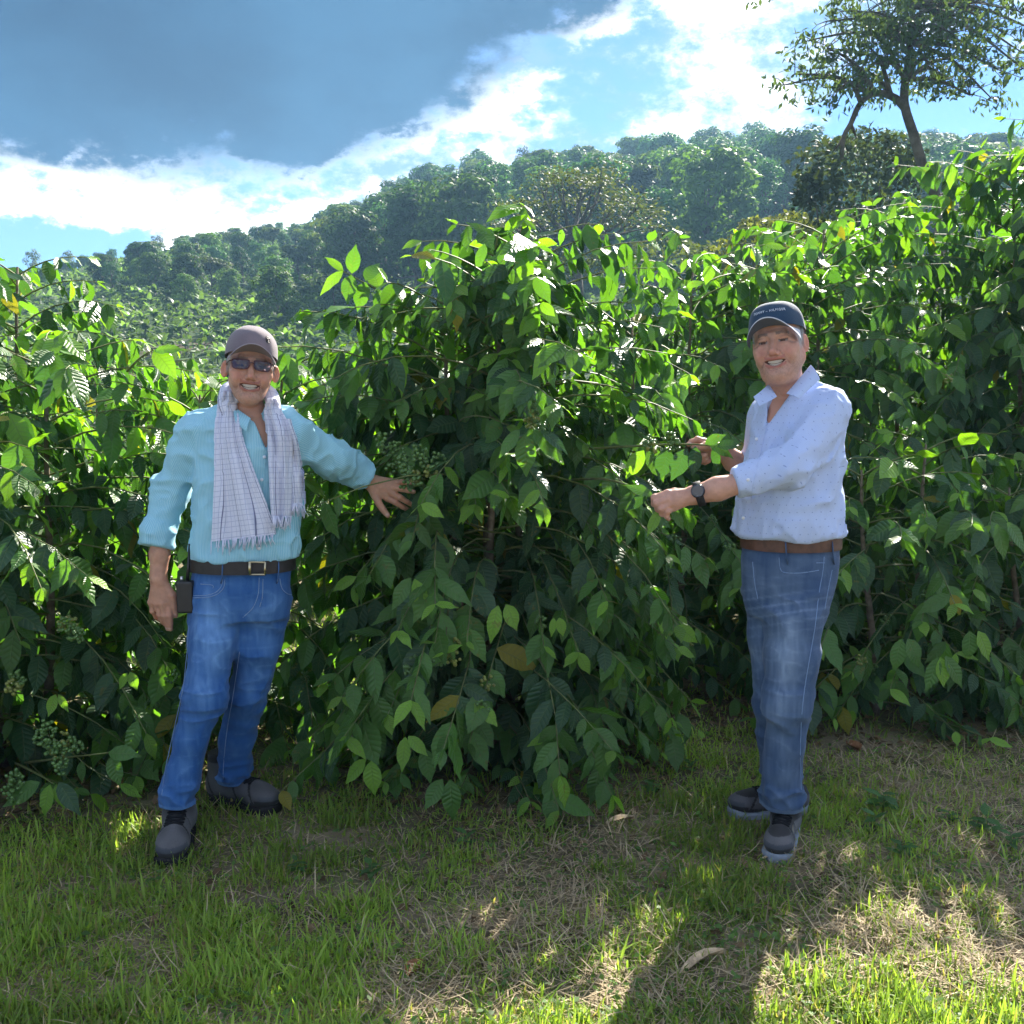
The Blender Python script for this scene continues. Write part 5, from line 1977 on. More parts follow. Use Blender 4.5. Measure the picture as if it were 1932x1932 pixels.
# ================================================================ man with the checked scarf (left)
def build_man_a():
    base = np.array((-0.98, 3.5, 0.0))
    per = Person('man in turquoise striped shirt, checked scarf and grey cap reaching into the bush', base)
    SK = (0.52, 0.285, 0.195)
    # ---- head
    hc = P(473, 694, 3.44)
    Rm = np.array(Matrix.Rotation(0.27, 3, 'Z') @ Matrix.Rotation(0.10, 3, 'Y') @ Matrix.Rotation(-0.03, 3, 'X'))
    S = 1.0

    def T(v):
        return (np.asarray(v) * S) @ Rm.T + hc
    neck = (P(470, 805, 3.50) - hc) @ Rm / S
    hf = head_field(neck, fat=-0.7, ear_out=0.75)
    V, Q = field(hf, (-.11, -.135, -.22), (.11, .135, .125), .0025)
    per.skin(T(V), Q, head_colour(V, SK, (0.33, 0.13, 0.10), (0.16, 0.12, 0.10), grey=0.6))
    per.part('teeth', teeth_mesh(T), MAT_TEETH)
    crown, bill, surf = cap_hat(T, 1.0, .010, (0.175, 0.145, 0.165), (0.30, 0.26, 0.29), (0.15, 0.105, 0.11), tall=0.078, brim_len=0.062, droop=0.046)
    co = per.part('cap', crown, MAT_CAPCLOTH)
    per.part('cap_bill', bill, MAT_CAPCLOTH, co)
    # small square badge with a dark outline and an angular mark
    bd = MB()

    def on_cap(u, v, lift=.0016):
        p = surf(np.array(0.62 + u), np.array(0.36 + v))
        return T(p + nrm(p - np.array((0, 0.01, .05))) * lift)
    for (u0, v0, u1, v1) in ((-.08, -.08, .08, -.08), (.08, -.08, .08, .08), (.08, .08, -.08, .08), (-.08, .08, -.08, -.08), (-.02, -.04, -.02, .04), (-.02, -.04, .035, -.04)):
        bd.tube([on_cap(u0 + (u1 - u0) * k, v0 + (v1 - v0) * k) for k in np.linspace(0, 1, 5)], .0016, 4)
    per.part('badge', bd, MAT_PLASTIC, co)
    # ---- sunglasses
    gl = MB()
    ln = []
    for sg in (-1, 1):
        ring = []
        for u, v in ((-1, .9), (-.3, 1.0), (.6, .95), (1.0, .75), (.98, -.2), (.80, -.85), (.2, -1.0), (-.5, -.95), (-.92, -.6), (-1.02, .2)):
            x = sg * (.0345 + .0265 * u)
            z = .001 + .0155 * v + .002
            y = -.104 + 5.0 * x * x
            ring.append((x, y, z))
        ring = np.array(ring)
        cl = np.concatenate((ring, ring[:1]))
        gl.tube(T(spline(cl, 40)), .0019, 6)
        lm = MB()
        rr = spline(cl, 36)[:-1]
        cen = rr.mean(0) + np.array((0, -.002, 0))
        Vv = np.concatenate((rr, (rr + cen) / 2 + np.array((0, -.0014, 0)), cen[None]))
        n = len(rr)
        a = np.arange(n)
        b = (a + 1) % n
        lm.addm(T(Vv), np.stack((a, b, n + b, n + a), 1), np.stack((n + a, n + b, np.full(n, 2 * n)), 1))
        ln.append(lm)
        gl.tube(T(np.array([(sg * .061, -.086, .012), (sg * .070, -.070, .012), (sg * .0765, -.02, .006), (sg * .0785, .012, .004)])), .0022, 6)
    gl.tube(T(np.array([(-.009, -.104, .008), (0, -.108, .010), (.009, -.104, .008)])), .0019, 6)
    go = per.part('sunglasses', gl, MAT_FRAME)
    for lm in ln:
        per.part('lens', lm, MAT_LENS, go)
    # ---- arms and hands
    Y = 3.47
    D = lambda x, y, yy=Y: P((400 + x / 5.52) * .6389, (1550 + y / 5.52) * .6389, yy)
    fa = [P(310, 985, 3.49), P(301, 1045, 3.48), D(372, 860)]
    fing = [[D(535, 1265), D(560, 1475, 3.465), D(568, 1610, 3.475), D(574, 1700, 3.485)], [D(440, 1285, 3.463), D(478, 1480, 3.465), D(508, 1600, 3.475), D(528, 1690, 3.487)],
            [D(345, 1280, 3.465), D(395, 1465, 3.468), D(440, 1570, 3.485), D(480, 1620, 3.50)], [D(262, 1262, 3.47), D(285, 1410, 3.475), D(335, 1500, 3.495), D(385, 1540, 3.51)]]
    th = [D(520, 960, 3.468), D(610, 1150, 3.468), D(632, 1330, 3.472), D(652, 1475, 3.478)]
    hand1 = hand_field(fa, [.034, .031, .0285], fing, th, s=1.02)
    lo, hi = bounds(sum(fing, []) + th + fa, .05)
    V, Q = field(hand1, lo, hi, .003)
    per.skin(V, Q, hand_colour(V, np.array(SK) * np.array((.95, .93, .92)), fing, th))
    rg = MB()
    c0, c1 = np.array(fing[2][0]), np.array(fing[2][1])
    ctr = c0 * .25 + c1 * .75
    axd = nrm(c1 - c0)
    u = nrm(np.cross(axd, (0, 1, 0)))
    w = np.cross(axd, u)
    rg.tube([ctr + .0098 * (math.cos(a) * u + math.sin(a) * w) for a in np.linspace(0, 6.2832, 22)], .0017, 6, cap=False)
    per.part('ring', rg, MAT_GOLD)
    D = lambda x, y, yy=3.80: P((1000 + x / 6.44) * .6389, (1300 + y / 6.44) * .6389, yy)
    fa2 = [P(640, 872, 3.70), P(672, 889, 3.76), D(520, 740, 3.79)]
    fing2 = [[D(930, 1100, 3.795), D(1085, 1185, 3.79), D(1215, 1265, 3.805), D(1310, 1320, 3.83)], [D(1000, 995, 3.79), D(1160, 1085, 3.785), D(1290, 1165, 3.80), D(1395, 1225, 3.82)],
             [D(1035, 895, 3.79), D(1215, 930, 3.78), D(1330, 960, 3.785), D(1425, 982, 3.795)], [D(1035, 800, 3.795), D(1200, 800, 3.785), D(1310, 806, 3.785), D(1415, 812, 3.79)]]
    th2 = [D(660, 930, 3.79), D(745, 1165, 3.78), D(840, 1315, 3.775), D(935, 1435, 3.775)]
    hand2 = hand_field(fa2, [.036, .034, .030], fing2, th2, s=1.05)
    lo, hi = bounds(sum(fing2, []) + th2 + fa2, .05)
    V, Q = field(hand2, lo, hi, .003)
    per.skin(V, Q, hand_colour(V, SK, fing2, th2))
    # ---- shirt
    Yb = 3.5

    def row(y, xl, xr, b, yy=Yb):
        a_, c_ = P(xl, y, yy), P(xr, y, yy)
        return (a_[2], (a_[0] + c_[0]) / 2, yy, (c_[0] - a_[0]) / 2, b)
    row0 = row
    row = lambda y, l, r_, b, yy=Yb: row0(y, l + 4, r_ - 4, b - .006, yy)
    rows = [row(772, 425, 512, .075), row(786, 400, 530, .090), row(805, 380, 550, .108), row(840, 370, 562, .120), row(900, 362, 570, .128), row(960, 358, 572, .130), row(1010, 360, 567, .131), row(1042, 361, 562, .130), row(1068, 362, 554, .120)]
    sR, eR, cR = P(375, 815, 3.5), P(320, 930, 3.53), P(298, 1030, 3.48)
    sL, eL, cL = P(546, 815, 3.5), P(628, 866, 3.66), P(684, 893, 3.775)
    hem_z = P(450, 1063, 3.4)[2]

    def shirt(p, folds=True):
        f = loft(p, rows)
        f = smin(f, cap(p, P(430, 800, 3.5), P(515, 802, 3.5), .062), .05)
        aR = smin(cap(p, sR, eR, .068, .056), cap(p, eR, cR, .057, .048), .04)
        aL = smin(cap(p, sL, eL, .068, .053), cap(p, eL, cL, .055, .045), .04)
        aR = smin(aR, cap(p, P(299, 1008, 3.482), P(297, 1030, 3.478), .0600), .004)
        aL = smin(aL, cap(p, P(668, 884, 3.745), P(683, 892, 3.772), .0555), .006)
        if folds:
            fo = ridged(p * np.array((1, 1, 1.0), np.float32), 11.0, 31, 0.02)
            el = np.exp(-(np.linalg.norm(p - eR, axis=-1) / .09) ** 2)
            el2 = np.exp(-(np.linalg.norm(p - eL, axis=-1) / .12) ** 2)
            cr = ridged(p * np.array((1, 1, 2.2), np.float32), 15.0, 37, 0.02)
            fi = ridged(p, 24.0, 33, 0.02)
            aR = aR - .013 * (fo - .25) - .007 * (fi - .25) - .016 * (cr - .2) * el
            aL = aL - .013 * (fo - .25) - .007 * (fi - .25) - .018 * ridged(p * np.array((2.4, 1, 1.0), np.float32), 14.0, 39, 0.02) * el2
            zb = np.exp(-((p[..., 2] - hem_z - .03) / .05) ** 2)
            f = f - .013 * (fo - .25) - .006 * (fi - .25) - .012 * zb * ridged(p * np.array((2.2, 2.2, .6), np.float32), 12.0, 35, 0.02)
        kR = np.maximum(.004, .045 * (1 - sstep(np.linalg.norm(p - sR, axis=-1), .10, .20))).astype(np.float32)
        f = smin(f, aR, kR)
        f = smin(f, aL, .045)
        # cuffs end cleanly
        nR, nL = nrm(cR - eR).astype(np.float32), nrm(cL - eL).astype(np.float32)
        f = np.where(np.linalg.norm(p - cR, axis=-1) < .13, smax(f, (p - cR.astype(np.float32)) @ nR - .006, .004), f)
        f = np.where(np.linalg.norm(p - cL, axis=-1) < .13, smax(f, (p - cL.astype(np.float32)) @ nL - .006, .004), f)
        f = smax(f, hem_z + .004 * np.sin(p[..., 0] * 40) - p[..., 2], .012)
        # open neck
        f = smax(f, -cap(p, P(470, 760, 3.46), P(474, 792, 3.44), .058, .030), .008)
        f = smax(f, -vee(p, ((474, 782), (506, 784), (504, 852)), 3.44), .004)
        return f
    lo, hi = bounds([sR, cR, cL, P(450, 760, 3.5), P(455, 1075, 3.5)], .19)
    lo[1], hi[1] = 3.27, 3.90
    V, Q = field(shirt, lo, hi, .0068)
    su = V[:, 0].copy()
    dR = cap(V.astype(np.float32), sR, eR, .07)
    dR2 = cap(V.astype(np.float32), eR, cR, .06)
    dT = loft(V.astype(np.float32), rows)
    dL = np.minimum(cap(V.astype(np.float32), sL, eL, .07), cap(V.astype(np.float32), eL, cL, .06))
    ar = np.minimum(dR, dR2) < dT - .004
    al = dL < dT - .004
    up_ = dR < dR2
    su[ar & up_] = limb_su(V[ar & up_], sR, eR)[0]
    su[ar & ~up_] = limb_su(V[ar & ~up_], eR, cR)[0]
    su[al] = limb_su(V[al], sL, cL)[0]
    MS = mat_stripes('turquoise_striped_cotton', (0.21, 0.50, 0.63), (0.37, 0.62, 0.72), 0.0050)
    sh = per.part('shirt', (V, Q), MS, attrs={'su': su})
    # collar flaps, placket, buttons
    def flap(corners, n=7, th=.004):
        cm = MB()
        c = [np.array(k) for k in corners]
        G = np.array([[(c[0] * (1 - u) + c[1] * u) * (1 - v) + (c[3] * (1 - u) + c[2] * u) * v + np.array((0, -.010 * math.sin(math.pi * v) ** .7, 0)) for v in np.linspace(0, 1, n)] for u in np.linspace(0, 1, n)])
        cm.grid(G)
        cm.grid((G + np.array((0, th, -.001)))[::-1])
        bd_ = np.concatenate((G[0, :], G[1:, -1], G[-1, -2::-1], G[-2:0:-1, 0]))
        b2 = bd_ + np.array((0, th, -.001))
        cm.grid(np.stack((np.concatenate((bd_, bd_[:1])), np.concatenate((b2, b2[:1]))), 1))
        allv = np.concatenate(cm.v)
        per.part('collar_flap', cm, MS, sh, attrs={'su': allv[:, 0] * 0.9 + allv[:, 2] * 0.5, 'sv': allv[:, 2] + allv[:, 0] * .3})
    flap([P(440, 766, 3.435), P(473, 789, 3.385), P(465, 814, 3.366), P(446, 800, 3.385)])
    for bx, by in ((499, 862), (494, 905), (489, 1035)):
        q = march(shirt, bx, by, off=.001)
        if q is not None:
            bm_ = MB()
            bm_.tube([q + (0, .002, 0), q - (0, .003, 0)], .0055, 12)
            per.part('button', bm_, MAT_BUTTON, sh)
    pl = MB()
    ptz = line_on(shirt, [(503, 850), (498, 900), (492, 960), (489, 1010), (487, 1055)], 40, .0012)
    pl.tube(ptz, .0016, 5)
    per.part('placket_edge', pl, MS, sh, attrs={'su': np.zeros(sum(len(v) for v in pl.v)) + .0037})
    # chest skin under the open collar
    chest = lambda p: smax(smin(loft(p, [(r[0], r[1], r[2], r[3] - .018, r[4] - .018) for r in rows]), cap(p, P(470, 770, 3.49), P(478, 840, 3.45), .052, .06), .04), loft(p, rows) + .010 - .03 * sstep(p[..., 2], rows[1][0] - .01, rows[1][0] + .02), .004)
    V, Q = field(chest, *bounds([P(420, 770, 3.5), P(530, 900, 3.4)], .08), .007)
    per.skin(V, Q, np.array(SK) * .95)
    # ---- jeans
    row = row0
    prow = [row(1066, 366, 550, .110), row(1085, 363, 548, .112), row(1110, 360, 546, .114), row(1140, 358, 544, .108), row(1165, 360, 540, .095)]
    rl = [P(408, 1130, 3.49), P(399, 1205, 3.46), P(387, 1312, 3.40), P(360, 1395, 3.41), P(334, 1522, 3.43)]
    ll = [P(499, 1130, 3.52), P(487, 1215, 3.54), P(468, 1312, 3.57), P(448, 1390, 3.63), P(437, 1478, 3.70)]
    hz1, hz2 = P(334, 1527, 3.40)[2], P(437, 1478, 3.68)[2]

    def jeans(p, folds=True):
        f = loft(p, prow)
        a = chain(p, rl, [.084, .078, .064, .054, .058], .03)
        b = chain(p, ll, [.082, .076, .063, .054, .057], .03)
        if folds:
            hor = ridged(p * np.array((1.0, 1.0, 2.6), np.float32), 12.0, 51, 0.03)
            gen = ridged(p, 9.0, 53, 0.02)
            for nm, leg, hz in (('a', rl, hz1), ('b', ll, hz2)):
                kn = np.exp(-(np.linalg.norm(p - leg[2], axis=-1) / .10) ** 2)
                an = np.exp(-((p[..., 2] - hz - .05) / .06) ** 2)
                hp = np.exp(-((p[..., 2] - leg[0][2] + .03) / .07) ** 2)
                dd = .018 * (hor - .15) * (kn + 1.1 * an + .6 * hp) + .012 * (gen - .25)
                if nm == 'a':
                    a = a - dd
                else:
                    b = b - dd
        a = smax(a, hz1 + .010 - p[..., 2], .004)
        b = smax(b, hz2 - p[..., 2], .004)
        f = smin(f, a, .028)
        f = smin(f, b, .028)
        return smax(f, p[..., 2] - prow[0][0] if False else p[..., 2] - row(1066, 0, 1, 1)[0], .004)
    lo, hi = bounds(rl + ll + [P(357, 1070, 3.5), P(556, 1070, 3.5)], .13)
    V, Q = field(jeans, lo, hi, .0068)
    pv = proj(V)
    base_c = np.array((0.024, 0.095, 0.285))
    lite = np.array((0.155, 0.310, 0.58))
    fade = np.zeros(len(V))
    for cx_, cy_, sx, sy, k in ((400, 1190, 38, 85, .75), (385, 1290, 32, 45, .55), (495, 1180, 34, 70, .35), (470, 1290, 30, 45, .30), (350, 1430, 25, 60, .30), (450, 1100, 80, 25, .2)):
        fade = np.maximum(fade, k * np.exp(-(((pv[:, 0] - cx_) / sx) ** 2 + ((pv[:, 1] - cy_) / sy) ** 2)))
    st = 0.5 + 0.5 * vnoise(V * np.array((1, 1, .12)), 120.0, 61)
    fade = np.clip(fade * (.7 + .6 * st) + .20 * (st - .5) + .12 * vnoise(V, 16.0, 62) + .05, 0, 1)
    fade = np.clip(fade + .36 * sstep(ridged(V * np.array((1, 1, 2.6)), 12.0, 51, 0.03), .55, 1.0) * (.25 + fade) - .10 * ridged(V * np.array((1.2, 1, 2.0)), 9.0, 57, 0.03), 0, 1)
    cj = base_c * (1 - fade[:, None]) + lite * fade[:, None]
    hemb = ((V[:, 2] < hz1 + .024) & (V[:, 0] < P(400, 1500, 3.5)[0])) | ((V[:, 2] < hz2 + .014) & (V[:, 0] > P(392, 1500, 3.5)[0]))
    cj[hemb] = cj[hemb] * .7 + lite * .35
    jo = per.part('jeans', (V, Q), MAT_DENIM, col=cj)
    for pts in ([(489, 1090), (487, 1120), (478, 1145), (466, 1158), (458, 1165)], [(496, 1092), (495, 1125), (490, 1145)], [(365, 1124), (390, 1123), (408, 1117), (418, 1105), (420, 1092)],
                [(363, 1128), (390, 1127), (410, 1121), (422, 1108), (424, 1093)], [(528, 1092), (532, 1110), (542, 1120), (550, 1122)], [(356, 1180), (352, 1240), (345, 1300), (333, 1350), (322, 1400), (312, 1450), (305, 1500)],
                [(452, 1230), (440, 1310), (428, 1380), (422, 1440), (421, 1470)], [(378, 1102), (400, 1104), (402, 1110)]):
        L = line_on(jeans, pts, 30, .0012)
        if len(L) > 3:
            sm = MB()
            sm.tube(L, .0015, 4)
            per.part('seam', sm, MAT_THREAD, jo)
    for lx in (419, 525):
        a_, b_ = march(jeans, lx, 1092, off=.002), march(jeans, lx - 2, 1100, off=.002)
        top = P(lx + 1, 1056, a_[1] - .008)
        lp = MB()
        lp.tube([top, P(lx + 1, 1072, a_[1] - .016), P(lx, 1088, a_[1] - .014), b_], .0058, 6, flat=.35, col=(.06, .14, .33))
        per.part('belt_loop', lp, MAT_DENIM, jo)
    # ---- belt
    bz0, bz1 = P(457, 1085, 3.38)[2], P(457, 1060, 3.38)[2]
    cxb, ab, bb = row(1075, 362, 552, .116)[1], row(1075, 362, 552, .116)[3] + .006, .123
    ring = MB()
    an = np.linspace(0, 2 * np.pi, 73)[:-1]
    for lift, rev in ((.004, False), (-.002, True)):
        G = np.array([[(cxb + (ab + lift) * math.sin(a), 3.5 - (bb + lift) * math.cos(a), z) for z in (bz0, bz0 * .5 + bz1 * .5, bz1)] for a in an])
        ring.grid(G[::-1] if rev else G, closed=True)
    G = np.array([[(cxb + (ab + l) * math.sin(a), 3.5 - (bb + l) * math.cos(a), bz1) for l in (.004, -.002)] for a in an])
    ring.grid(G, closed=True)
    bo = per.part('belt', ring, MAT_BELT)
    bk = MB()
    xa, xb = 471, 500
    yb = 3.5 - bb - .009
    q = [P(xa, 1060, yb), P(xb, 1061, yb), P(xb, 1084, yb), P(xa, 1084, yb)]
    for i in range(4):
        bk.tube([q[i], q[(i + 1) % 4]], .0032 if i != 3 else .0048, 8)
    per.part('buckle', bk, MAT_METAL, bo)
    # ---- boots
    boot(per, (P(336, 1525, 3.43)[0] + .004, 3.415), (0.20, -1.0), True, (.095, .092, .098), scale=1.10)
    boot(per, (P(432, 1478, 3.70)[0], 3.715), (0.80, -0.42), True, (.075, .073, .078), scale=1.08)
    # ---- scarf: one long cloth, two hanging panels and a roll behind the neck
    MSC, t = new_mat('white_checked_cotton')
    uvn = t.n('ShaderNodeUVMap')
    s_ = t.n('ShaderNodeSeparateXYZ')
    t.l(uvn.outputs[0], s_.inputs[0])

    def gridline(sock, per_, w0, w1, ph=0.0):
        fr = t.m('ABSOLUTE', t.m('MULTIPLY_ADD', t.m('FRACT', t.m('ADD', t.m('DIVIDE', sock, per_), ph)), 2.0, -1.0))
        return t.ss(fr, w0, w1)
    thin = t.m('MAXIMUM', gridline(s_.outputs[0], .0185, .85, .95), gridline(s_.outputs[1], .0185, .85, .95))
    bold = gridline(s_.outputs[0], .070, .945, .975, .33)
    bs = t.n('ShaderNodeBsdfPrincipled', i_Roughness=0.85)
    bs.inputs['Specular IOR Level'].default_value = 0.15
    cc = t.mix(t.m('MULTIPLY', thin, .55), (0.78, 0.80, 0.92, 1), (0.26, 0.30, 0.50, 1))
    cc = t.mix(t.m('MULTIPLY', bold, .85), cc, (0.07, 0.08, 0.22, 1))
    t.l(cc, bs.inputs['Base Color'])
    trn = t.n('ShaderNodeBsdfTranslucent')
    t.l(cc, trn.inputs[0])
    mxs = t.n('ShaderNodeMixShader')
    mxs.inputs[0].default_value = 0.2
    t.l(bs.outputs[0], mxs.inputs[1])
    t.l(trn.outputs[0], mxs.inputs[2])
    finish(t, mxs.outputs[0])
    MFR = mat_simple('white_fringe', (0.68, 0.70, 0.84), rough=0.9, spec=0.1)

    def panel(rows_, seed, lift=.012, fold_n=3.0, fold_a=.017, width=.34, shear=0.0, nu=32, nv=44):
        ys = [r[0] for r in rows_]
        yy = np.linspace(ys[0], ys[-1], nv)
        xl = np.interp(yy, ys, [r[1] for r in rows_])
        xr = np.interp(yy, ys, [r[2] for r in rows_])
        yo = np.interp(yy, ys, [r[3] if len(r) > 3 else 0 for r in rows_])
        k = np.array((1, 2, 3, 2, 1)) / 9
        xl = np.convolve(np.pad(xl, 2, 'edge'), k, 'valid')
        xr = np.convolve(np.pad(xr, 2, 'edge'), k, 'valid')
        G = np.zeros((nu, nv, 3))
        UV = np.zeros((nu, nv, 2))
        prevY = None
        for j in range(nv):
            for i in range(nu):
                u = i / (nu - 1)
                px = xl[j] + (xr[j] - xl[j]) * u
                py = yy[j] + shear * u * (j / (nv - 1))
                h = march(lambda p: shirt(p, False), px, py, 3.2, 3.75, off=.004, n=56)
                Yh = h[1] if h is not None else (G[i - 1, j, 1] + .004 if i else 3.42)
                if yo[j]:
                    Yh = (Yh * (1 - min(1, abs(yo[j]))) + 3.425 * min(1, abs(yo[j]))) if h is not None else 3.425
                v = j / (nv - 1)
                fo = math.sin(u * fold_n * 6.283 + 1.5 * math.sin(v * 3 + seed) + seed) + 0.5 * math.sin(u * fold_n * 2.3 * 6.283 + v * 2 + seed * 2)
                edge = 1 - abs(2 * u - 1) ** 6
                G[i, j] = P(px, py, Yh - lift - fold_a * (0.8 + fo * .7) * (0.4 + 0.6 * edge))
                UV[i, j] = (width * (u + 0.045 * math.sin(u * fold_n * 6.283 + 1.5 * math.sin(v * 3 + seed) + seed)), (yy[j] - ys[0]) * .00185)
        for _ in range(3):
            G[1:-1, :, 1] = (G[:-2, :, 1] + 2 * G[1:-1, :, 1] + G[2:, :, 1]) / 4
            G[:, 1:-1, 1] = (G[:, :-2, 1] + 2 * G[:, 1:-1, 1] + G[:, 2:, 1]) / 4
        mb = MB()
        mb.grid(G[::-1])
        mb.grid(G + np.array((0, .004, 0)))
        return mb, np.concatenate((UV[::-1].reshape(-1, 2), UV.reshape(-1, 2))), G
    P1, uv1, G1 = panel([(738, 422, 442, .8), (752, 417, 447, .45), (768, 411, 451, .15), (800, 404, 454), (832, 404, 458), (892, 404, 478), (951, 402, 499), (1012, 399, 520), (1022, 398, 521)], 0.4, fold_n=2.0, width=.26, shear=-14)
    P2, uv2, G2 = panel([(752, 505, 520, .8), (765, 500, 526, .4), (778, 497, 533, .15), (800, 500, 545), (832, 505, 552), (892, 507, 553), (940, 509, 552), (975, 512, 550)], 2.1, fold_n=1.6, width=.18, lift=.020)
    P3, uv3, G3 = panel([(790, 520, 548), (832, 535, 562), (892, 540, 573), (951, 545, 577)], 4.0, fold_n=1.0, width=.12, lift=.008)
    so_ = per.part('scarf', P1, MSC, uv=uv1)
    for mb, uv in ((P2, uv2), (P3, uv3)):
        per.part('scarf_panel', mb, MSC, so_, uv=uv)
    nr = MB()
    path = spline([P(430, 800, 3.42), P(431, 775, 3.425), P(427, 748, 3.445), P(434, 730, 3.50), P(470, 728, 3.56), P(505, 740, 3.52), P(515, 760, 3.45), P(519, 782, 3.425), P(524, 810, 3.42)], 40)
    nr.tube(path, (.022 + .003 * np.sin(np.linspace(0, 14, 40))) * np.interp(np.linspace(0, 1, 40), [0, .16, .84, 1], [.35, 1, 1, .35]), 14, flat=1.35)
    vv = np.concatenate(nr.v)
    nuv = np.stack((np.concatenate((np.tile(np.arange(14) / 14 * .13, 40), [0, 0])), np.concatenate((np.repeat(np.arange(40) * .009, 14), [0, 0]))), 1)
    per.part('scarf_neck_roll', nr, MSC, so_, uv=nuv)
    rng = np.random.default_rng(3)
    for G in (G1, G2, G3):
        fr = MB()
        e = G[:, -1]
        for k in range(46):
            u = rng.random() * (len(e) - 1.01)
            i = int(u)
            a = e[i] * (1 - u + i) + e[i + 1] * (u - i)
            L = rng.uniform(.028, .046)
            d = np.array((rng.normal(-.12, .22), rng.normal(0, .15) - .05, -1))
            m_ = a + d * L * .5 + rng.normal(0, .002, 3)
            fr.tube([a + (0, 0, .003), m_, a + d * L + rng.normal(0, .003, 3)], [.0019, .0017, .0009], 4)
        per.part('fringe', fr, MFR, so_)['kind'] = 'stuff'
    per.body()
    # ---- hand-held radio on the hip: a thing of its own
    rb = np.array((P(352, 1125, 3.44)[0], 3.435, P(352, 1155, 3.44)[2]))
    ro = empty('walkie_talkie', rb)
    mb = MB()

    def rbox(p):
        q = np.abs(p - np.array((0, 0, .055), np.float32)) - np.array((.023, .015, .05), np.float32)
        return np.linalg.norm(np.maximum(q, 0), axis=-1) + np.minimum(q.max(-1), 0) - .005
    V, Q = field(rbox, (-.04, -.03, -.02), (.04, .03, .13), .004)
    add('radio_body', mesh_from('radio_body', V, Q), MAT_PLASTIC, ro)
    mb.tube([(.004, .004, .10), (.009, .004, .15), (.016, .004, .235)], [.0065, .005, .0035], 8)
    add('antenna', mb.build('antenna'), MAT_PLASTIC, ro)
    mb = MB()
    mb.tube([(-.013, .0, .108), (-.013, 0, .124)], [.006, .0055], 10)
    add('knob', mb.build('knob'), MAT_STEEL, ro)
    tag(ro, 'black walkie-talkie with antenna clipped at the hip of the man with the scarf', 'radio')


build_man_a()


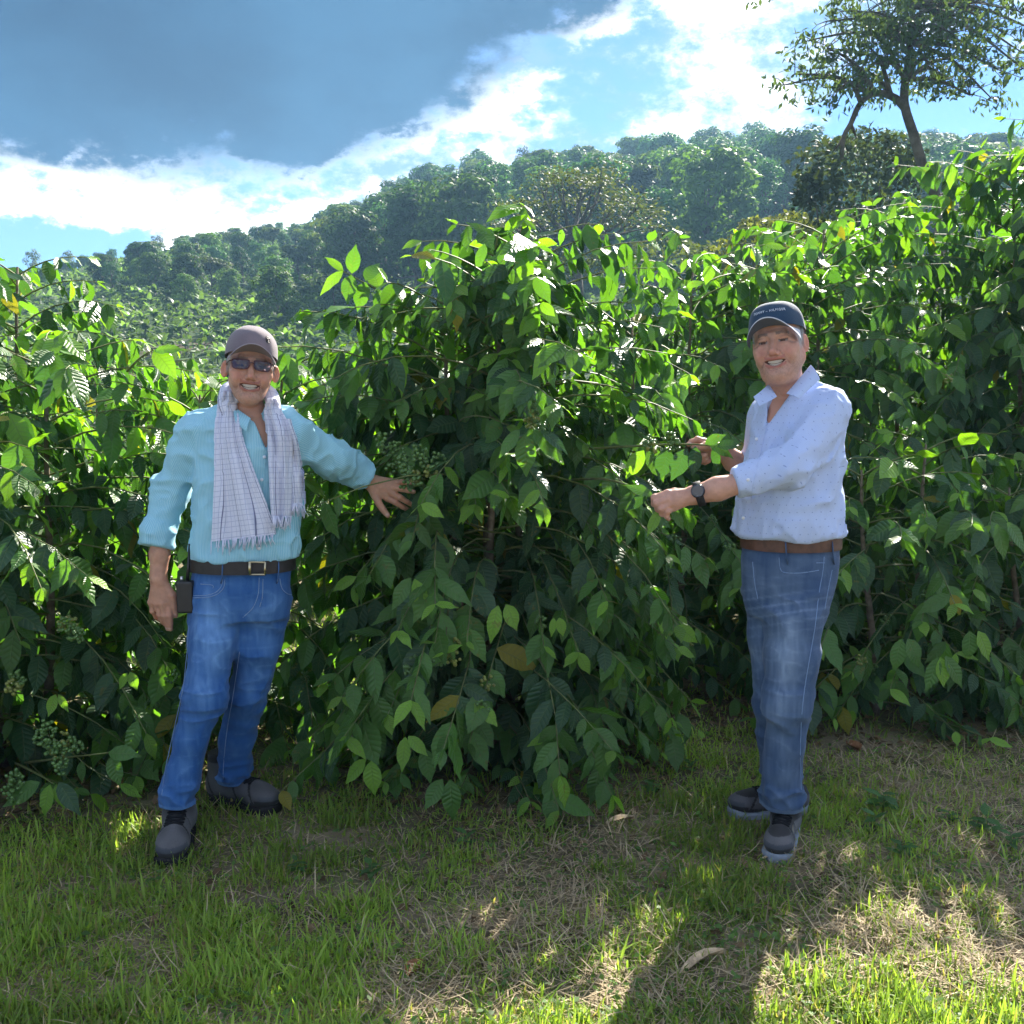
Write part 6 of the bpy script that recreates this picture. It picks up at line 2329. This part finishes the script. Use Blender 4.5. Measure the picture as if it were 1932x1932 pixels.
# ================================================================ man in the navy cap (right)
def build_man_b():
    base = np.array((0.92, 3.48, 0.0))
    per = Person('man in pale blue dotted shirt and navy cap holding a coffee branch', base)
    SK = (0.53, 0.295, 0.215)
    hc = P(1468, 647, 3.40)
    Rm = np.array(Matrix.Rotation(-0.44, 3, 'Z') @ Matrix.Rotation(-0.15, 3, 'Y') @ Matrix.Rotation(-0.01, 3, 'X'))
    S = 1.03

    def T(v):
        return (np.asarray(v) * S) @ Rm.T + hc
    neck = (P(1486, 768, 3.46) - hc) @ Rm / S
    hf = head_field(neck, fat=0.62, ear_out=0.35)
    V, Q = field(hf, (-.11, -.135, -.22), (.11, .135, .125), .0025)
    per.skin(T(V), Q, head_colour(V, SK, (0.40, 0.16, 0.13), (0.15, 0.12, 0.11), grey=1.0))
    per.part('teeth', teeth_mesh(T), MAT_TEETH)
    # short grey hair under the cap
    hair = lambda p: smax(smax(ell(p, (0, .017, .03), (.0800, .1005, .092)), -(p[..., 1] - (-.008 + .15 * np.maximum(-p[..., 2], 0))), .006), np.maximum(p[..., 2] - .05, -.048 - p[..., 2] + .25 * (p[..., 1] - .05) * (p[..., 1] < .05)), .006) + .0016 * vnoise(p * np.array((1, 1, .35), np.float32), 160.0, 6)

    def hair2(p):
        e = p.copy()
        e[..., 0] = np.abs(e[..., 0])
        return smax(hair(p), -ell(e, (.085, .022, -.010), (.02, .026, .036)), .004)
    V, Q = field(hair2, (-.1, -.06, -.07), (.1, .135, .07), .0032)
    per.part('hair', (T(V), Q), MAT_HAIR)
    crown, bill, surf = cap_hat(T, 1.02, .002, (0.022, 0.050, 0.095), (0.55, 0.56, 0.62), (0.035, 0.045, 0.075), tall=0.076, brim_len=0.064, droop=0.050)
    co = per.part('cap', crown, MAT_CAPCLOTH)
    per.part('cap_bill', bill, MAT_CAPCLOTH, co)
    # embroidered lettering round the front of the crown
    cu = bpy.data.curves.new('lettering', 'FONT')
    cu.body = 'TOMMY \u2013 HILFIGER'
    cu.size = 1.0
    cu.align_x = 'CENTER'
    cu.space_character = 1.25
    cu.extrude = 0.02
    to = bpy.data.objects.new('lettering_tmp', cu)
    COL.objects.link(to)
    dg = bpy.context.evaluated_depsgraph_get()
    tm = bpy.data.meshes.new_from_object(to.evaluated_get(dg))
    bpy.data.objects.remove(to)
    w = max(v.co.x for v in tm.vertices) * 2
    for v in tm.vertices:
        phi = v.co.x / w * 1.30 - 0.02
        vv = 0.34 + v.co.y * 0.105
        p = surf(np.array(phi), np.array(vv))
        p = p + nrm(p - np.array((0, 0.01, .05))) * (.0018 + .03 * v.co.z)
        v.co = Vector(T(p) - base)
    tm.name = 'lettering'
    add('lettering', tm, MAT_EMB, co)
    # ---- arms and hands
    D = lambda x, y, yy=3.29: P((1850 + x / 4.83) * .6389, (1250 + y / 4.83) * .6389, yy)
    fa = [P(1420, 906, 3.25), D(1300, 935, 3.26), D(985, 1020, 3.275)]
    fing = [[D(590, 1010, 3.285), D(400, 1065, 3.285), D(395, 1150, 3.305), D(455, 1185, 3.325)], [D(610, 1075, 3.272), D(435, 1140, 3.270), D(450, 1225, 3.285), D(515, 1250, 3.31)],
            [D(640, 1140, 3.272), D(500, 1215, 3.266), D(510, 1290, 3.28), D(565, 1310, 3.30)], [D(690, 1190, 3.280), D(585, 1255, 3.268), D(575, 1325, 3.272), D(600, 1365, 3.285)]]
    th = [D(860, 1000, 3.30), D(680, 985, 3.325), D(560, 1010, 3.345), D(470, 1060, 3.355)]
    hand1 = hand_field(fa, [.034, .036, .031], fing, th, s=1.12)
    lo, hi = bounds(sum(fing, []) + th + fa, .055)
    V, Q = field(hand1, lo, hi, .003)
    per.skin(V, Q, hand_colour(V, SK, fing, th))
    D2 = lambda x, y, yy=3.60: P((1850 + x / 4.83) * .6389, (1250 + y / 4.83) * .6389, yy)
    fa2 = [P(1412, 884, 3.66), D2(1530, 540, 3.64), D2(1400, 400, 3.62)]
    fing2 = [[D2(1190, 280, 3.60), D2(1010, 235, 3.59), D2(930, 265, 3.585), D2(885, 300, 3.58)], [D2(1180, 345, 3.60), D2(1010, 425, 3.59), D2(1060, 470, 3.575), D2(1130, 455, 3.57)],
             [D2(1200, 410, 3.605), D2(1020, 500, 3.60), D2(1080, 530, 3.58), D2(1150, 505, 3.575)], [D2(1230, 460, 3.61), D2(1070, 540, 3.61), D2(1120, 560, 3.595), D2(1180, 540, 3.59)]]
    th2 = [D2(1290, 330, 3.59), D2(1120, 320, 3.575), D2(1040, 345, 3.565), D2(965, 335, 3.56)]
    hand2 = hand_field(fa2, [.040, .036, .030], fing2, th2, s=1.08)
    lo, hi = bounds(sum(fing2, []) + th2 + fa2, .055)
    V, Q = field(hand2, lo, hi, .003)
    per.skin(V, Q, hand_colour(V, np.array(SK) * np.array((1.05, .98, .95)), fing2, th2))
    # watch
    wc = D(1040, 935, 3.262)
    ax = nrm(np.asarray(fa[2]) - np.asarray(fa[1]))
    wm = MB()
    ctr = np.asarray(fa[1]) * .18 + np.asarray(fa[2]) * .82
    nv_ = nrm(np.array((-.15, -1.0, .35)) - ax * np.dot(np.array((-.15, -1.0, .35)), ax))
    uu = np.cross(ax, nv_)
    G = np.array([[ctr + (.0355 + l) * (math.cos(a) * nv_ + 1.06 * math.sin(a) * uu) + ax * w_ for w_, l in ((-.0125, 0), (-.011, .003), (.011, .003), (.0125, 0))] for a in np.linspace(0, 2 * np.pi, 41)[:-1]])
    wm.grid(G, closed=True)
    wo = per.part('watch', wm, MAT_RUBBER)
    wf = MB()
    c_ = ctr + nv_ * .036
    for r0, d0, r1, d1 in ((.0215, 0, .0225, .006), (.0225, .006, .0205, .010), (.0205, .010, .0178, .0095), (.0178, .0095, .0005, .0095)):
        Gc = np.array([[c_ + r * (math.cos(a) * ax + math.sin(a) * uu) + nv_ * d for r, d in ((r0, d0), (r1, d1))] for a in np.linspace(0, 2 * np.pi, 33)[:-1]])
        wf.grid(Gc[::-1], closed=True)
    per.part('watch_face', wf, MAT_WATCHFACE, wo)
    # ---- shirt
    Yb = 3.46

    def row(y, xl, xr, b, yy=Yb):
        a_, c2 = P(xl, y, yy), P(xr, y, yy)
        return (a_[2], (a_[0] + c2[0]) / 2, yy, (c2[0] - a_[0]) / 2, b)
    row0 = row
    row = lambda y, l, r_, b, yy=Yb: row0(y, l + 4, r_ - 4, b - .006, yy)
    rows = [row(728, 1455, 1530, .085), row(745, 1440, 1560, .105), row(770, 1428, 1582, .125), row(810, 1418, 1590, .145), row(860, 1404, 1592, .158), row(930, 1394, 1588, .165), row(980, 1388, 1588, .165), row(1003, 1389, 1590, .160), row(1026, 1402, 1582, .145)]
    sL, eL, cL = P(1560, 778, 3.385), P(1490, 882, 3.255), P(1388, 912, 3.252)
    sR, eR, cR = P(1450, 790, 3.58), P(1432, 880, 3.67), P(1410, 880, 3.655)
    hem_z = P(1490, 1024, 3.32)[2]

    def shirt(p, folds=True):
        f = loft(p, rows)
        f = smin(f, cap(p, P(1470, 768, 3.55), P(1545, 770, 3.42), .066), .05)
        aL = smin(cap(p, sL, eL, .076, .058), cap(p, eL, cL, .058, .043), .04)
        aL = smin(aL, cap(p, P(1412, 905, 3.252), P(1388, 912, 3.252), .0535, .0500), .005)
        aR = smin(cap(p, sR, eR, .075, .06), cap(p, eR, cR, .058, .050), .03)
        if folds:
            fo = ridged(p, 9.0, 71, 0.03)
            dia = ridged((p @ np.array(((1, 0, .6), (0, 1, 0), (-.6, 0, 1)), np.float32)) * np.array((2.2, 1, .7), np.float32), 10.0, 73, 0.02)
            el = np.exp(-(np.linalg.norm(p - eL, axis=-1) / .13) ** 2)
            ap = np.exp(-(np.linalg.norm(p - P(1560, 850, 3.33), axis=-1) / .13) ** 2)
            fi = ridged(p, 22.0, 77, 0.02)
            aL = aL - .013 * (fo - .25) - .007 * (fi - .25) - .020 * (dia - .2) * el
            zb = np.exp(-((p[..., 2] - hem_z - .035) / .055) ** 2)
            f = f - .014 * (fo - .25) - .006 * (fi - .25) - .020 * (dia - .2) * ap - .013 * zb * ridged(p * np.array((2.2, 2.2, .6), np.float32), 11.0, 75, 0.02)
        f = smin(f, aR, .03)
        f = smin(f, aL, .03)
        nL = nrm(cL - eL).astype(np.float32)
        f = np.where(np.linalg.norm(p - cL, axis=-1) < .10, smax(f, (p - cL.astype(np.float32)) @ nL - .004, .004), f)
        f = smax(f, hem_z + .006 * np.sin(p[..., 0] * 30 + 1) - p[..., 2], .012)
        f = smax(f, -cap(p, P(1480, 705, 3.44), P(1474, 742, 3.37), .055, .022), .008)
        f = smax(f, -vee(p, ((1452, 732), (1496, 736), (1446, 806)), 3.42), .004)
        return f
    lo, hi = bounds([sR, sL, cL, P(1480, 725, 3.46), P(1490, 1030, 3.46), P(1390, 1000, 3.46), P(1590, 1000, 3.46)], .10)
    lo[1], hi[1] = 3.14, 3.76
    V, Q = field(shirt, lo, hi, .0068)
    su, sv = (V[:, 0] - V[:, 1] * .6), V[:, 2].copy()
    dA = np.minimum(cap(V.astype(np.float32), sL, eL, .075), cap(V.astype(np.float32), eL, cL, .06))
    arm = dA < loft(V.astype(np.float32), rows) - .004
    a_, b_ = limb_su(V[arm], sL, cL)
    su[arm], sv[arm] = a_, b_
    MS = mat_dots('pale_blue_dotted_cotton', (0.44, 0.54, 0.80), (0.24, 0.31, 0.56))
    sh = per.part('shirt', (V, Q), MS, attrs={'su': su, 'sv': sv})
    def flap(corners, n=8, th=.004, bul=.012):
        cm = MB()
        c = [np.array(k) for k in corners]
        G = np.array([[(c[0] * (1 - u) + c[1] * u) * (1 - v) + (c[3] * (1 - u) + c[2] * u) * v + np.array((0, -bul * math.sin(math.pi * v) ** .7, 0)) for v in np.linspace(0, 1, n)] for u in np.linspace(0, 1, n)])
        cm.grid(G)
        cm.grid((G + np.array((0, th, -.001)))[::-1])
        bd_ = np.concatenate((G[0, :], G[1:, -1], G[-1, -2::-1], G[-2:0:-1, 0]))
        b2 = bd_ + np.array((0, th, -.001))
        cm.grid(np.stack((np.concatenate((bd_, bd_[:1])), np.concatenate((b2, b2[:1]))), 1))
        allv = np.concatenate(cm.v)
        per.part('collar_flap', cm, MS, sh, attrs={'su': allv[:, 0] * 0.9 + allv[:, 2] * 0.5, 'sv': allv[:, 2] + allv[:, 0] * .3})
    flap([P(1484, 742, 3.335), P(1530, 688, 3.40), P(1547, 716, 3.37), P(1508, 752, 3.315)])
    flap([P(1450, 724, 3.40), P(1466, 748, 3.335), P(1432, 766, 3.325), P(1422, 748, 3.36)])
    # stand-up band behind the neck
    bp_ = spline([P(1531, 690, 3.40), P(1536, 700, 3.46), P(1520, 705, 3.53), P(1485, 712, 3.55), P(1455, 722, 3.50), P(1449, 726, 3.42)], 24)
    cm = MB()
    cm.grid(np.stack((bp_, bp_ - np.array((0, -.004, .045))), 1))
    allv = np.concatenate(cm.v)
    per.part('collar_band', cm, MS, sh, attrs={'su': allv[:, 0] * 1.2, 'sv': allv[:, 2] + allv[:, 0] * .3})
    for bx, by in ((1428, 828), (1403, 977), (1412, 905)):
        q = march(shirt, bx, by, off=.001)
        if q is not None:
            bm_ = MB()
            bm_.tube([q + (0, .002, 0), q + (-.002, -.003, 0)], .0055, 12)
            per.part('button', bm_, MAT_BUTTON, sh)
    pl = MB()
    L = line_on(shirt, [(1447, 803), (1436, 850), (1424, 900), (1416, 950), (1412, 1000)], 40, .0012)
    pl.tube(L, .0016, 5)
    n_ = sum(len(v) for v in pl.v)
    per.part('placket_edge', pl, MS, sh, attrs={'su': np.zeros(n_) + .001, 'sv': np.zeros(n_) + .001})
    chest = lambda p: smax(smin(loft(p, [(r[0], r[1], r[2], r[3] - .018, r[4] - .018) for r in rows]), cap(p, P(1484, 740, 3.44), P(1462, 800, 3.415), .052, .056), .04), loft(p, rows) + .012 - .03 * sstep(p[..., 2], rows[1][0] - .01, rows[1][0] + .02), .004)
    V, Q = field(chest, *bounds([P(1420, 730, 3.5), P(1540, 860, 3.36)], .08), .007)
    per.skin(V, Q, np.array(SK) * np.array((1.0, .92, .88)))
    # ---- jeans
    row = row0
    prow = [row(1030, 1402, 1581, .130), row(1054, 1399, 1582, .132), row(1090, 1400, 1578, .130), row(1130, 1402, 1568, .115), row(1160, 1410, 1556, .10)]
    nl = [P(1508, 1110, 3.42), P(1499, 1165, 3.40), P(1493, 1242, 3.37), P(1485, 1322, 3.35), P(1481, 1400, 3.38), P(1474, 1522, 3.415)]
    fl = [P(1452, 1110, 3.52), P(1456, 1200, 3.52), P(1460, 1325, 3.52), P(1464, 1400, 3.56), P(1470, 1500, 3.625)]
    hz1, hz2 = P(1474, 1527, 3.40)[2], P(1470, 1502, 3.62)[2]

    def jeans(p, folds=True):
        f = loft(p, prow)
        a = chain(p, nl, [.094, .093, .083, .072, .064, .066], .03)
        b = chain(p, fl, [.089, .080, .066, .060, .060], .03)
        if folds:
            hor = ridged(p * np.array((1.0, 1.0, 2.4), np.float32), 12.0, 81, 0.03)
            gen = ridged(p, 8.0, 83, 0.02)
            for nm, kn_, hz in (('a', nl[3], hz1), ('b', fl[2], hz2)):
                kn = np.exp(-(np.linalg.norm(p - kn_, axis=-1) / .09) ** 2)
                an = np.exp(-((p[..., 2] - hz - .06) / .06) ** 2)
                hp = np.exp(-((p[..., 2] - nl[0][2] + .02) / .08) ** 2)
                dd = .018 * (hor - .15) * (kn + 1.1 * an + .7 * hp) + .012 * (gen - .25)
                if nm == 'a':
                    a = a - dd
                else:
                    b = b - dd
        a = smax(a, hz1 - p[..., 2], .004)
        b = smax(b, hz2 - p[..., 2], .004)
        f = smin(f, a, .025)
        f = smin(f, b, .020)
        return smax(f, p[..., 2] - row(1030, 0, 1, 1)[0], .004)
    lo, hi = bounds(nl + fl + [P(1400, 1035, 3.46), P(1585, 1035, 3.46)], .14)
    V, Q = field(jeans, lo, hi, .0068)
    pv = proj(V)
    base_c, lite = np.array((0.042, 0.080, 0.165)), np.array((0.22, 0.30, 0.43))
    fade = np.zeros(len(V))
    for cx_, cy_, sx, sy, k in ((1480, 1230, 30, 110, .60), (1470, 1330, 26, 50, .45), (1430, 1200, 16, 110, .25), (1478, 1420, 24, 60, .25)):
        fade = np.maximum(fade, k * np.exp(-(((pv[:, 0] - cx_) / sx) ** 2 + ((pv[:, 1] - cy_) / sy) ** 2)))
    st = 0.5 + 0.5 * vnoise(V * np.array((1, 1, .12)), 120.0, 91)
    whisk = np.exp(-((pv[:, 1] - 1150) / 40) ** 2) * sstep(np.sin(pv[:, 1] * .35 + pv[:, 0] * .05), .5, 1.0) * .3
    fade = np.clip(fade * (.7 + .6 * st) + .20 * (st - .5) + .12 * vnoise(V, 16.0, 92) + whisk + .1, 0, 1)
    fade = np.clip(fade + .28 * sstep(ridged(V * np.array((1, 1, 2.4)), 12.0, 81, 0.03), .55, 1.0) * (.25 + fade) - .10 * ridged(V * np.array((1.2, 1, 2.0)), 9.0, 87, 0.03), 0, 1)
    cj = base_c * (1 - fade[:, None]) + lite * fade[:, None]
    hemb = (V[:, 2] < hz1 + .020) & (V[:, 1] < 3.50)
    cj[hemb] = cj[hemb] * .7 + lite * .35
    jo = per.part('jeans', (V, Q), MAT_DENIM, col=cj)
    for pts in ([(1470, 1052), (1472, 1072), (1480, 1080), (1510, 1081), (1545, 1076)], [(1555, 1050), (1552, 1080), (1545, 1120), (1538, 1180), (1528, 1240), (1518, 1300), (1512, 1360), (1510, 1430), (1512, 1500)],
                [(1570, 1075), (1563, 1110), (1556, 1150)], [(1420, 1060), (1424, 1100), (1430, 1130)], [(1540, 1062), (1556, 1062)]):
        L = line_on(jeans, pts, 30, .0012)
        if len(L) > 3:
            sm = MB()
            sm.tube(L, .0016, 4)
            per.part('seam', sm, MAT_THREAD, jo)
    for lx in (1484, 1572):
        a_, b_ = march(jeans, lx, 1056, off=.002), march(jeans, lx + 2, 1064, off=.002)
        if a_ is None or b_ is None:
            continue
        lp = MB()
        lp.tube([P(lx - 2, 1022, a_[1] - .012), P(lx - 1, 1036, a_[1] - .016), P(lx, 1050, a_[1] - .012), b_], .0058, 6, flat=.35, col=(.06, .11, .22))
        per.part('belt_loop', lp, MAT_DENIM, jo)
    bz0, bz1 = P(1490, 1043, 3.33)[2], P(1490, 1018, 3.33)[2]
    r_ = row(1036, 1401, 1582, .132)
    ring = MB()
    an = np.linspace(0, 2 * np.pi, 73)[:-1]
    for lift, rev in ((.007, False), (-.002, True)):
        G = np.array([[(r_[1] + (r_[3] + lift) * math.sin(a), Yb - (r_[4] + lift) * math.cos(a), z) for z in (bz0, bz0 * .5 + bz1 * .5, bz1)] for a in an])
        ring.grid(G[::-1] if rev else G, closed=True)
    per.part('belt', ring, MAT_BELT_B)
    boot(per, (P(1480, 1530, 3.43)[0], 3.425), (-0.40, -1.0), False, (.105, .100, .105), MAT_MIDSOLE, name='shoe')
    boot(per, (P(1482, 1500, 3.62)[0], 3.635), (-1.0, -0.10), False, (.085, .082, .090), MAT_MIDSOLE, name='shoe')
    per.body()


build_man_b()

# ================================================================ small things on the ground
MAT_DRYLEAF = mat_simple('dry_brown_leaf', (0.20, 0.095, 0.045), rough=0.8, spec=0.2, noise=0.4, scale=40.0)
MAT_PALE = mat_simple('pale_dry_husk', (0.50, 0.38, 0.24), rough=0.85, spec=0.2, noise=0.35, scale=50.0)
MAT_STICK = mat_simple('grey_stick', (0.17, 0.14, 0.11), rough=0.9, spec=0.1, noise=0.4, scale=30.0)


def ground_at(px, py):
    """ground point under a pixel"""
    for Y in np.linspace(2.0, 9.0, 1400):
        p = P(px, py, Y)
        if p[2] <= float(ground_z(p[0], Y)):
            return p
    return P(px, py, 5.0)


def weed(px, py, n, L, seed, label):
    rng = np.random.default_rng(seed)
    b = ground_at(px, py)
    r = empty('weed_plant', b)
    mb = MB()
    mb.tube([(0, 0, -.01), (0.004, 0, L * .5), (0, .004, L * .95)], [.0022, .0018, .001], 5)
    add('stem', mb.build('stem'), MAT_TWIG, r)
    for i in range(n):
        a = i * 2.4 + rng.random()
        z = L * (.25 + .7 * i / n)
        ax = nrm(np.array((math.cos(a), math.sin(a), rng.uniform(-.1, .7))))
        up = nrm(np.array((0, 0, 1.0)) - ax * ax[2])
        sd = np.cross(ax, up)
        l = L * rng.uniform(.55, .95)
        o = bpy.data.objects.new('leaf', LEAF_MESH[int(rng.integers(6))])
        COL.objects.link(o)
        o.parent = r
        o.matrix_local = Matrix(((sd[0] * l, ax[0] * l, up[0] * l, 0), (sd[1] * l, ax[1] * l, up[1] * l, 0), (sd[2] * l, ax[2] * l, up[2] * l, z), (0, 0, 0, 1)))
        g = rng.uniform(.8, 1.25)
        o.color = (.055 * g, .135 * g, .040 * g, 1)
    tag(r, label, 'weed', 'broad leaved weeds in the dry grass')


for _i, (_x, _y, _n, _l, _t) in enumerate(((1665, 1535, 9, .085, 'largest broad leaved weed in the straw right of the shoes'), (1650, 1570, 7, .07, 'weed just below the largest broad leaved weed'),
                                           (1700, 1625, 8, .07, 'low weed at the upper edge of the sunlit patch'), (1860, 1580, 9, .085, 'weed with pale leaves near the right edge of the straw'),
                                           (1905, 1610, 7, .075, 'weed touching the right edge of the picture'), (1790, 1560, 7, .06, 'small weed between the larger weeds in the straw'),
                                           (1840, 1350, 7, .06, 'weed under the overhanging leaves at the right'), (1230, 1500, 8, .06, 'weed on the dark path left of the far shoe'),
                                           (1150, 1470, 8, .06, 'weed at the foot of the middle bush on its right'), (1300, 1460, 8, .055, 'weed in the shade of the gap between the bushes'),
                                           (700, 1660, 7, .06, 'broad leaved weed in the green turf below the middle bush'), (880, 1600, 7, .06, 'weed at the edge of the grass under the middle bush'),
                                           (560, 1650, 7, .055, 'weed in the turf right of the front boot'))):
    weed(_x, _y, _n, _l, 300 + _i, _t)


def strip_thing(name, pts, w, mat, label, cat, curl=.3, thick=.002):
    P_ = [ground_at(x, y) + np.array((0, 0, h)) for x, y, h in pts]
    b = P_[0].copy()
    sp = spline(np.array(P_), 14)
    tan = nrm(np.gradient(sp, axis=0))
    sd = nrm(np.cross(tan, (0, 0, 1.0)))
    prof = np.sin(np.linspace(.12, math.pi - .05, 14)) ** .6 * w / 2
    up = np.cross(sd, tan)
    G = np.stack([sp + sd * (prof * u)[:, None] + up * (abs(u) * curl * w) for u in (-1, -.5, 0, .5, 1)], 1)
    mb = MB()
    mb.grid(G - b)
    mb.grid((G - b - up[:, None] * thick)[::-1])
    o = add(name, mb.build(name), mat, loc=b)
    tag(o, label, cat)


strip_thing('dry_leaf', [(1285, 1852, .012), (1310, 1832, .02), (1335, 1818, .022), (1365, 1812, .02)], .030, MAT_PALE, 'pale curled dry leaf strip left of the sunlit patch', 'dry leaf', .45)
strip_thing('dry_leaf', [(770, 1850, .008), (785, 1838, .012), (800, 1830, .01)], .05, MAT_DRYLEAF, 'small brown dead leaf in the turf at the bottom', 'dry leaf', .35)
strip_thing('dry_leaf', [(1600, 1412, .02), (1610, 1418, .02), (1622, 1424, .015)], .06, MAT_DRYLEAF, 'reddish brown dead leaf in the straw behind the shoes', 'dry leaf', .3)
strip_thing('bark_piece', [(1145, 1562, .01), (1170, 1556, .02), (1195, 1550, .012)], .035, MAT_PALE, 'pale piece of bark on the dark soil right of the middle bush', 'bark', .3)
strip_thing('dry_leaf', [(1430, 1630, .012), (1470, 1622, .02), (1500, 1628, .01)], .012, MAT_PALE, 'long dry grass blade in front of the near shoe', 'dry leaf', .3)


def stick(pts, r0, mat, label):
    P_ = [ground_at(x, y) + np.array((0, 0, h)) for x, y, h in pts]
    b = P_[0].copy()
    sp = spline(np.array(P_), 14) - b
    sp = sp + 0.003 * np.stack((np.sin(np.arange(14) * 1.3), np.cos(np.arange(14) * 1.7), np.sin(np.arange(14) * .9)), 1)
    mb = MB()
    mb.tube(sp, np.linspace(r0, r0 * .6, 14), 6)
    o = add('stick', mb.build('stick'), mat, loc=b)
    tag(o, label, 'stick')


stick([(820, 1648, .008), (870, 1634, .012), (930, 1625, .008)], .006, MAT_STICK, 'grey stick lying in the turf below the middle bush')
stick([(1000, 1595, .008), (1060, 1570, .014), (1130, 1560, .01)], .006, MAT_STICK, 'grey stick on the dark soil in front of the middle bush')
stick([(660, 1780, .006), (705, 1800, .01), (760, 1815, .006)], .004, MAT_PALE, 'pale dry stem in the green turf at lower left')
stick([(1240, 1730, .006), (1300, 1712, .014), (1370, 1690, .006)], .004, MAT_PALE, 'pale dry stem in the straw between the men')


def build_cover():
    rng = np.random.default_rng(77)
    n = 16000
    Y = 2.15 + (rng.random(n) ** 1.2) * 4.0
    X = (rng.random(n) * 2 - 1) * (0.58 * Y + 0.4)
    k = (rng.random(n) < 0.25 + 0.75 * sstep(fbm2(X, Y, 2.6, 63, 2), -0.1, 0.5)) & free_of_feet(X, Y)
    X, Y = X[k], Y[k]
    C = np.stack((X, Y, ground_z(X, Y) + 0.008 + 0.022 * rng.random(len(X))), -1)
    V, F, c = leaf_quads(rng, C, 0.0105, np.broadcast_to(np.array((0, -0.2, 1.0)), C.shape), flat=1.2, aspect=0.55, col=(0.115, 0.215, 0.060), cvar=0.4)
    o = add('ground_cover', mesh_from('ground_cover', V, F, True, col=c), MAT_GRASS)
    tag(o, 'small creeping leaves matted between the grass blades', 'ground cover', kind='stuff')
    n = 15000
    Y = 2.6 + rng.random(n) * 4.2
    X = (rng.random(n) * 2 - 1) * (0.58 * Y + 0.4)
    k = (rng.random(n) < 0.10 + 0.9 * under_bush(X, Y)) & free_of_feet(X, Y)
    X, Y = X[k], Y[k]
    C = np.stack((X, Y, ground_z(X, Y) + 0.004 + 0.012 * rng.random(len(X))), -1)
    V, F, c = leaf_quads(rng, C, 0.020, np.broadcast_to(np.array((0, -0.1, 1.0)), C.shape), flat=1.0, aspect=0.5, col=(0.17, 0.115, 0.062), cvar=0.6)
    o = add('leaf_litter', mesh_from('leaf_litter', V, F, True, col=c), MAT_STRAW)
    tag(o, 'brown fallen leaves on the dark soil under the bushes', 'leaf litter', kind='stuff')


build_cover()

# ---------------------------------------------------------------- air between here and the hill
def build_haze():
    mb = MB()
    mb.box((0, 150, 27), (240, 190, 32))
    m, t = new_mat('haze')
    v = t.n('ShaderNodeVolumePrincipled')
    v.inputs['Color'].default_value = (0.36, 0.66, 1.0, 1)
    v.inputs['Density'].default_value = HAZE
    v.inputs['Anisotropy'].default_value = 0.35
    o = t.n('ShaderNodeOutputMaterial')
    t.l(v.outputs[0], o.inputs['Volume'])
    h = add('haze', mb.build('haze', smooth=False), m)
    h['kind'] = 'stuff'


HAZE = 0.00065
build_haze()
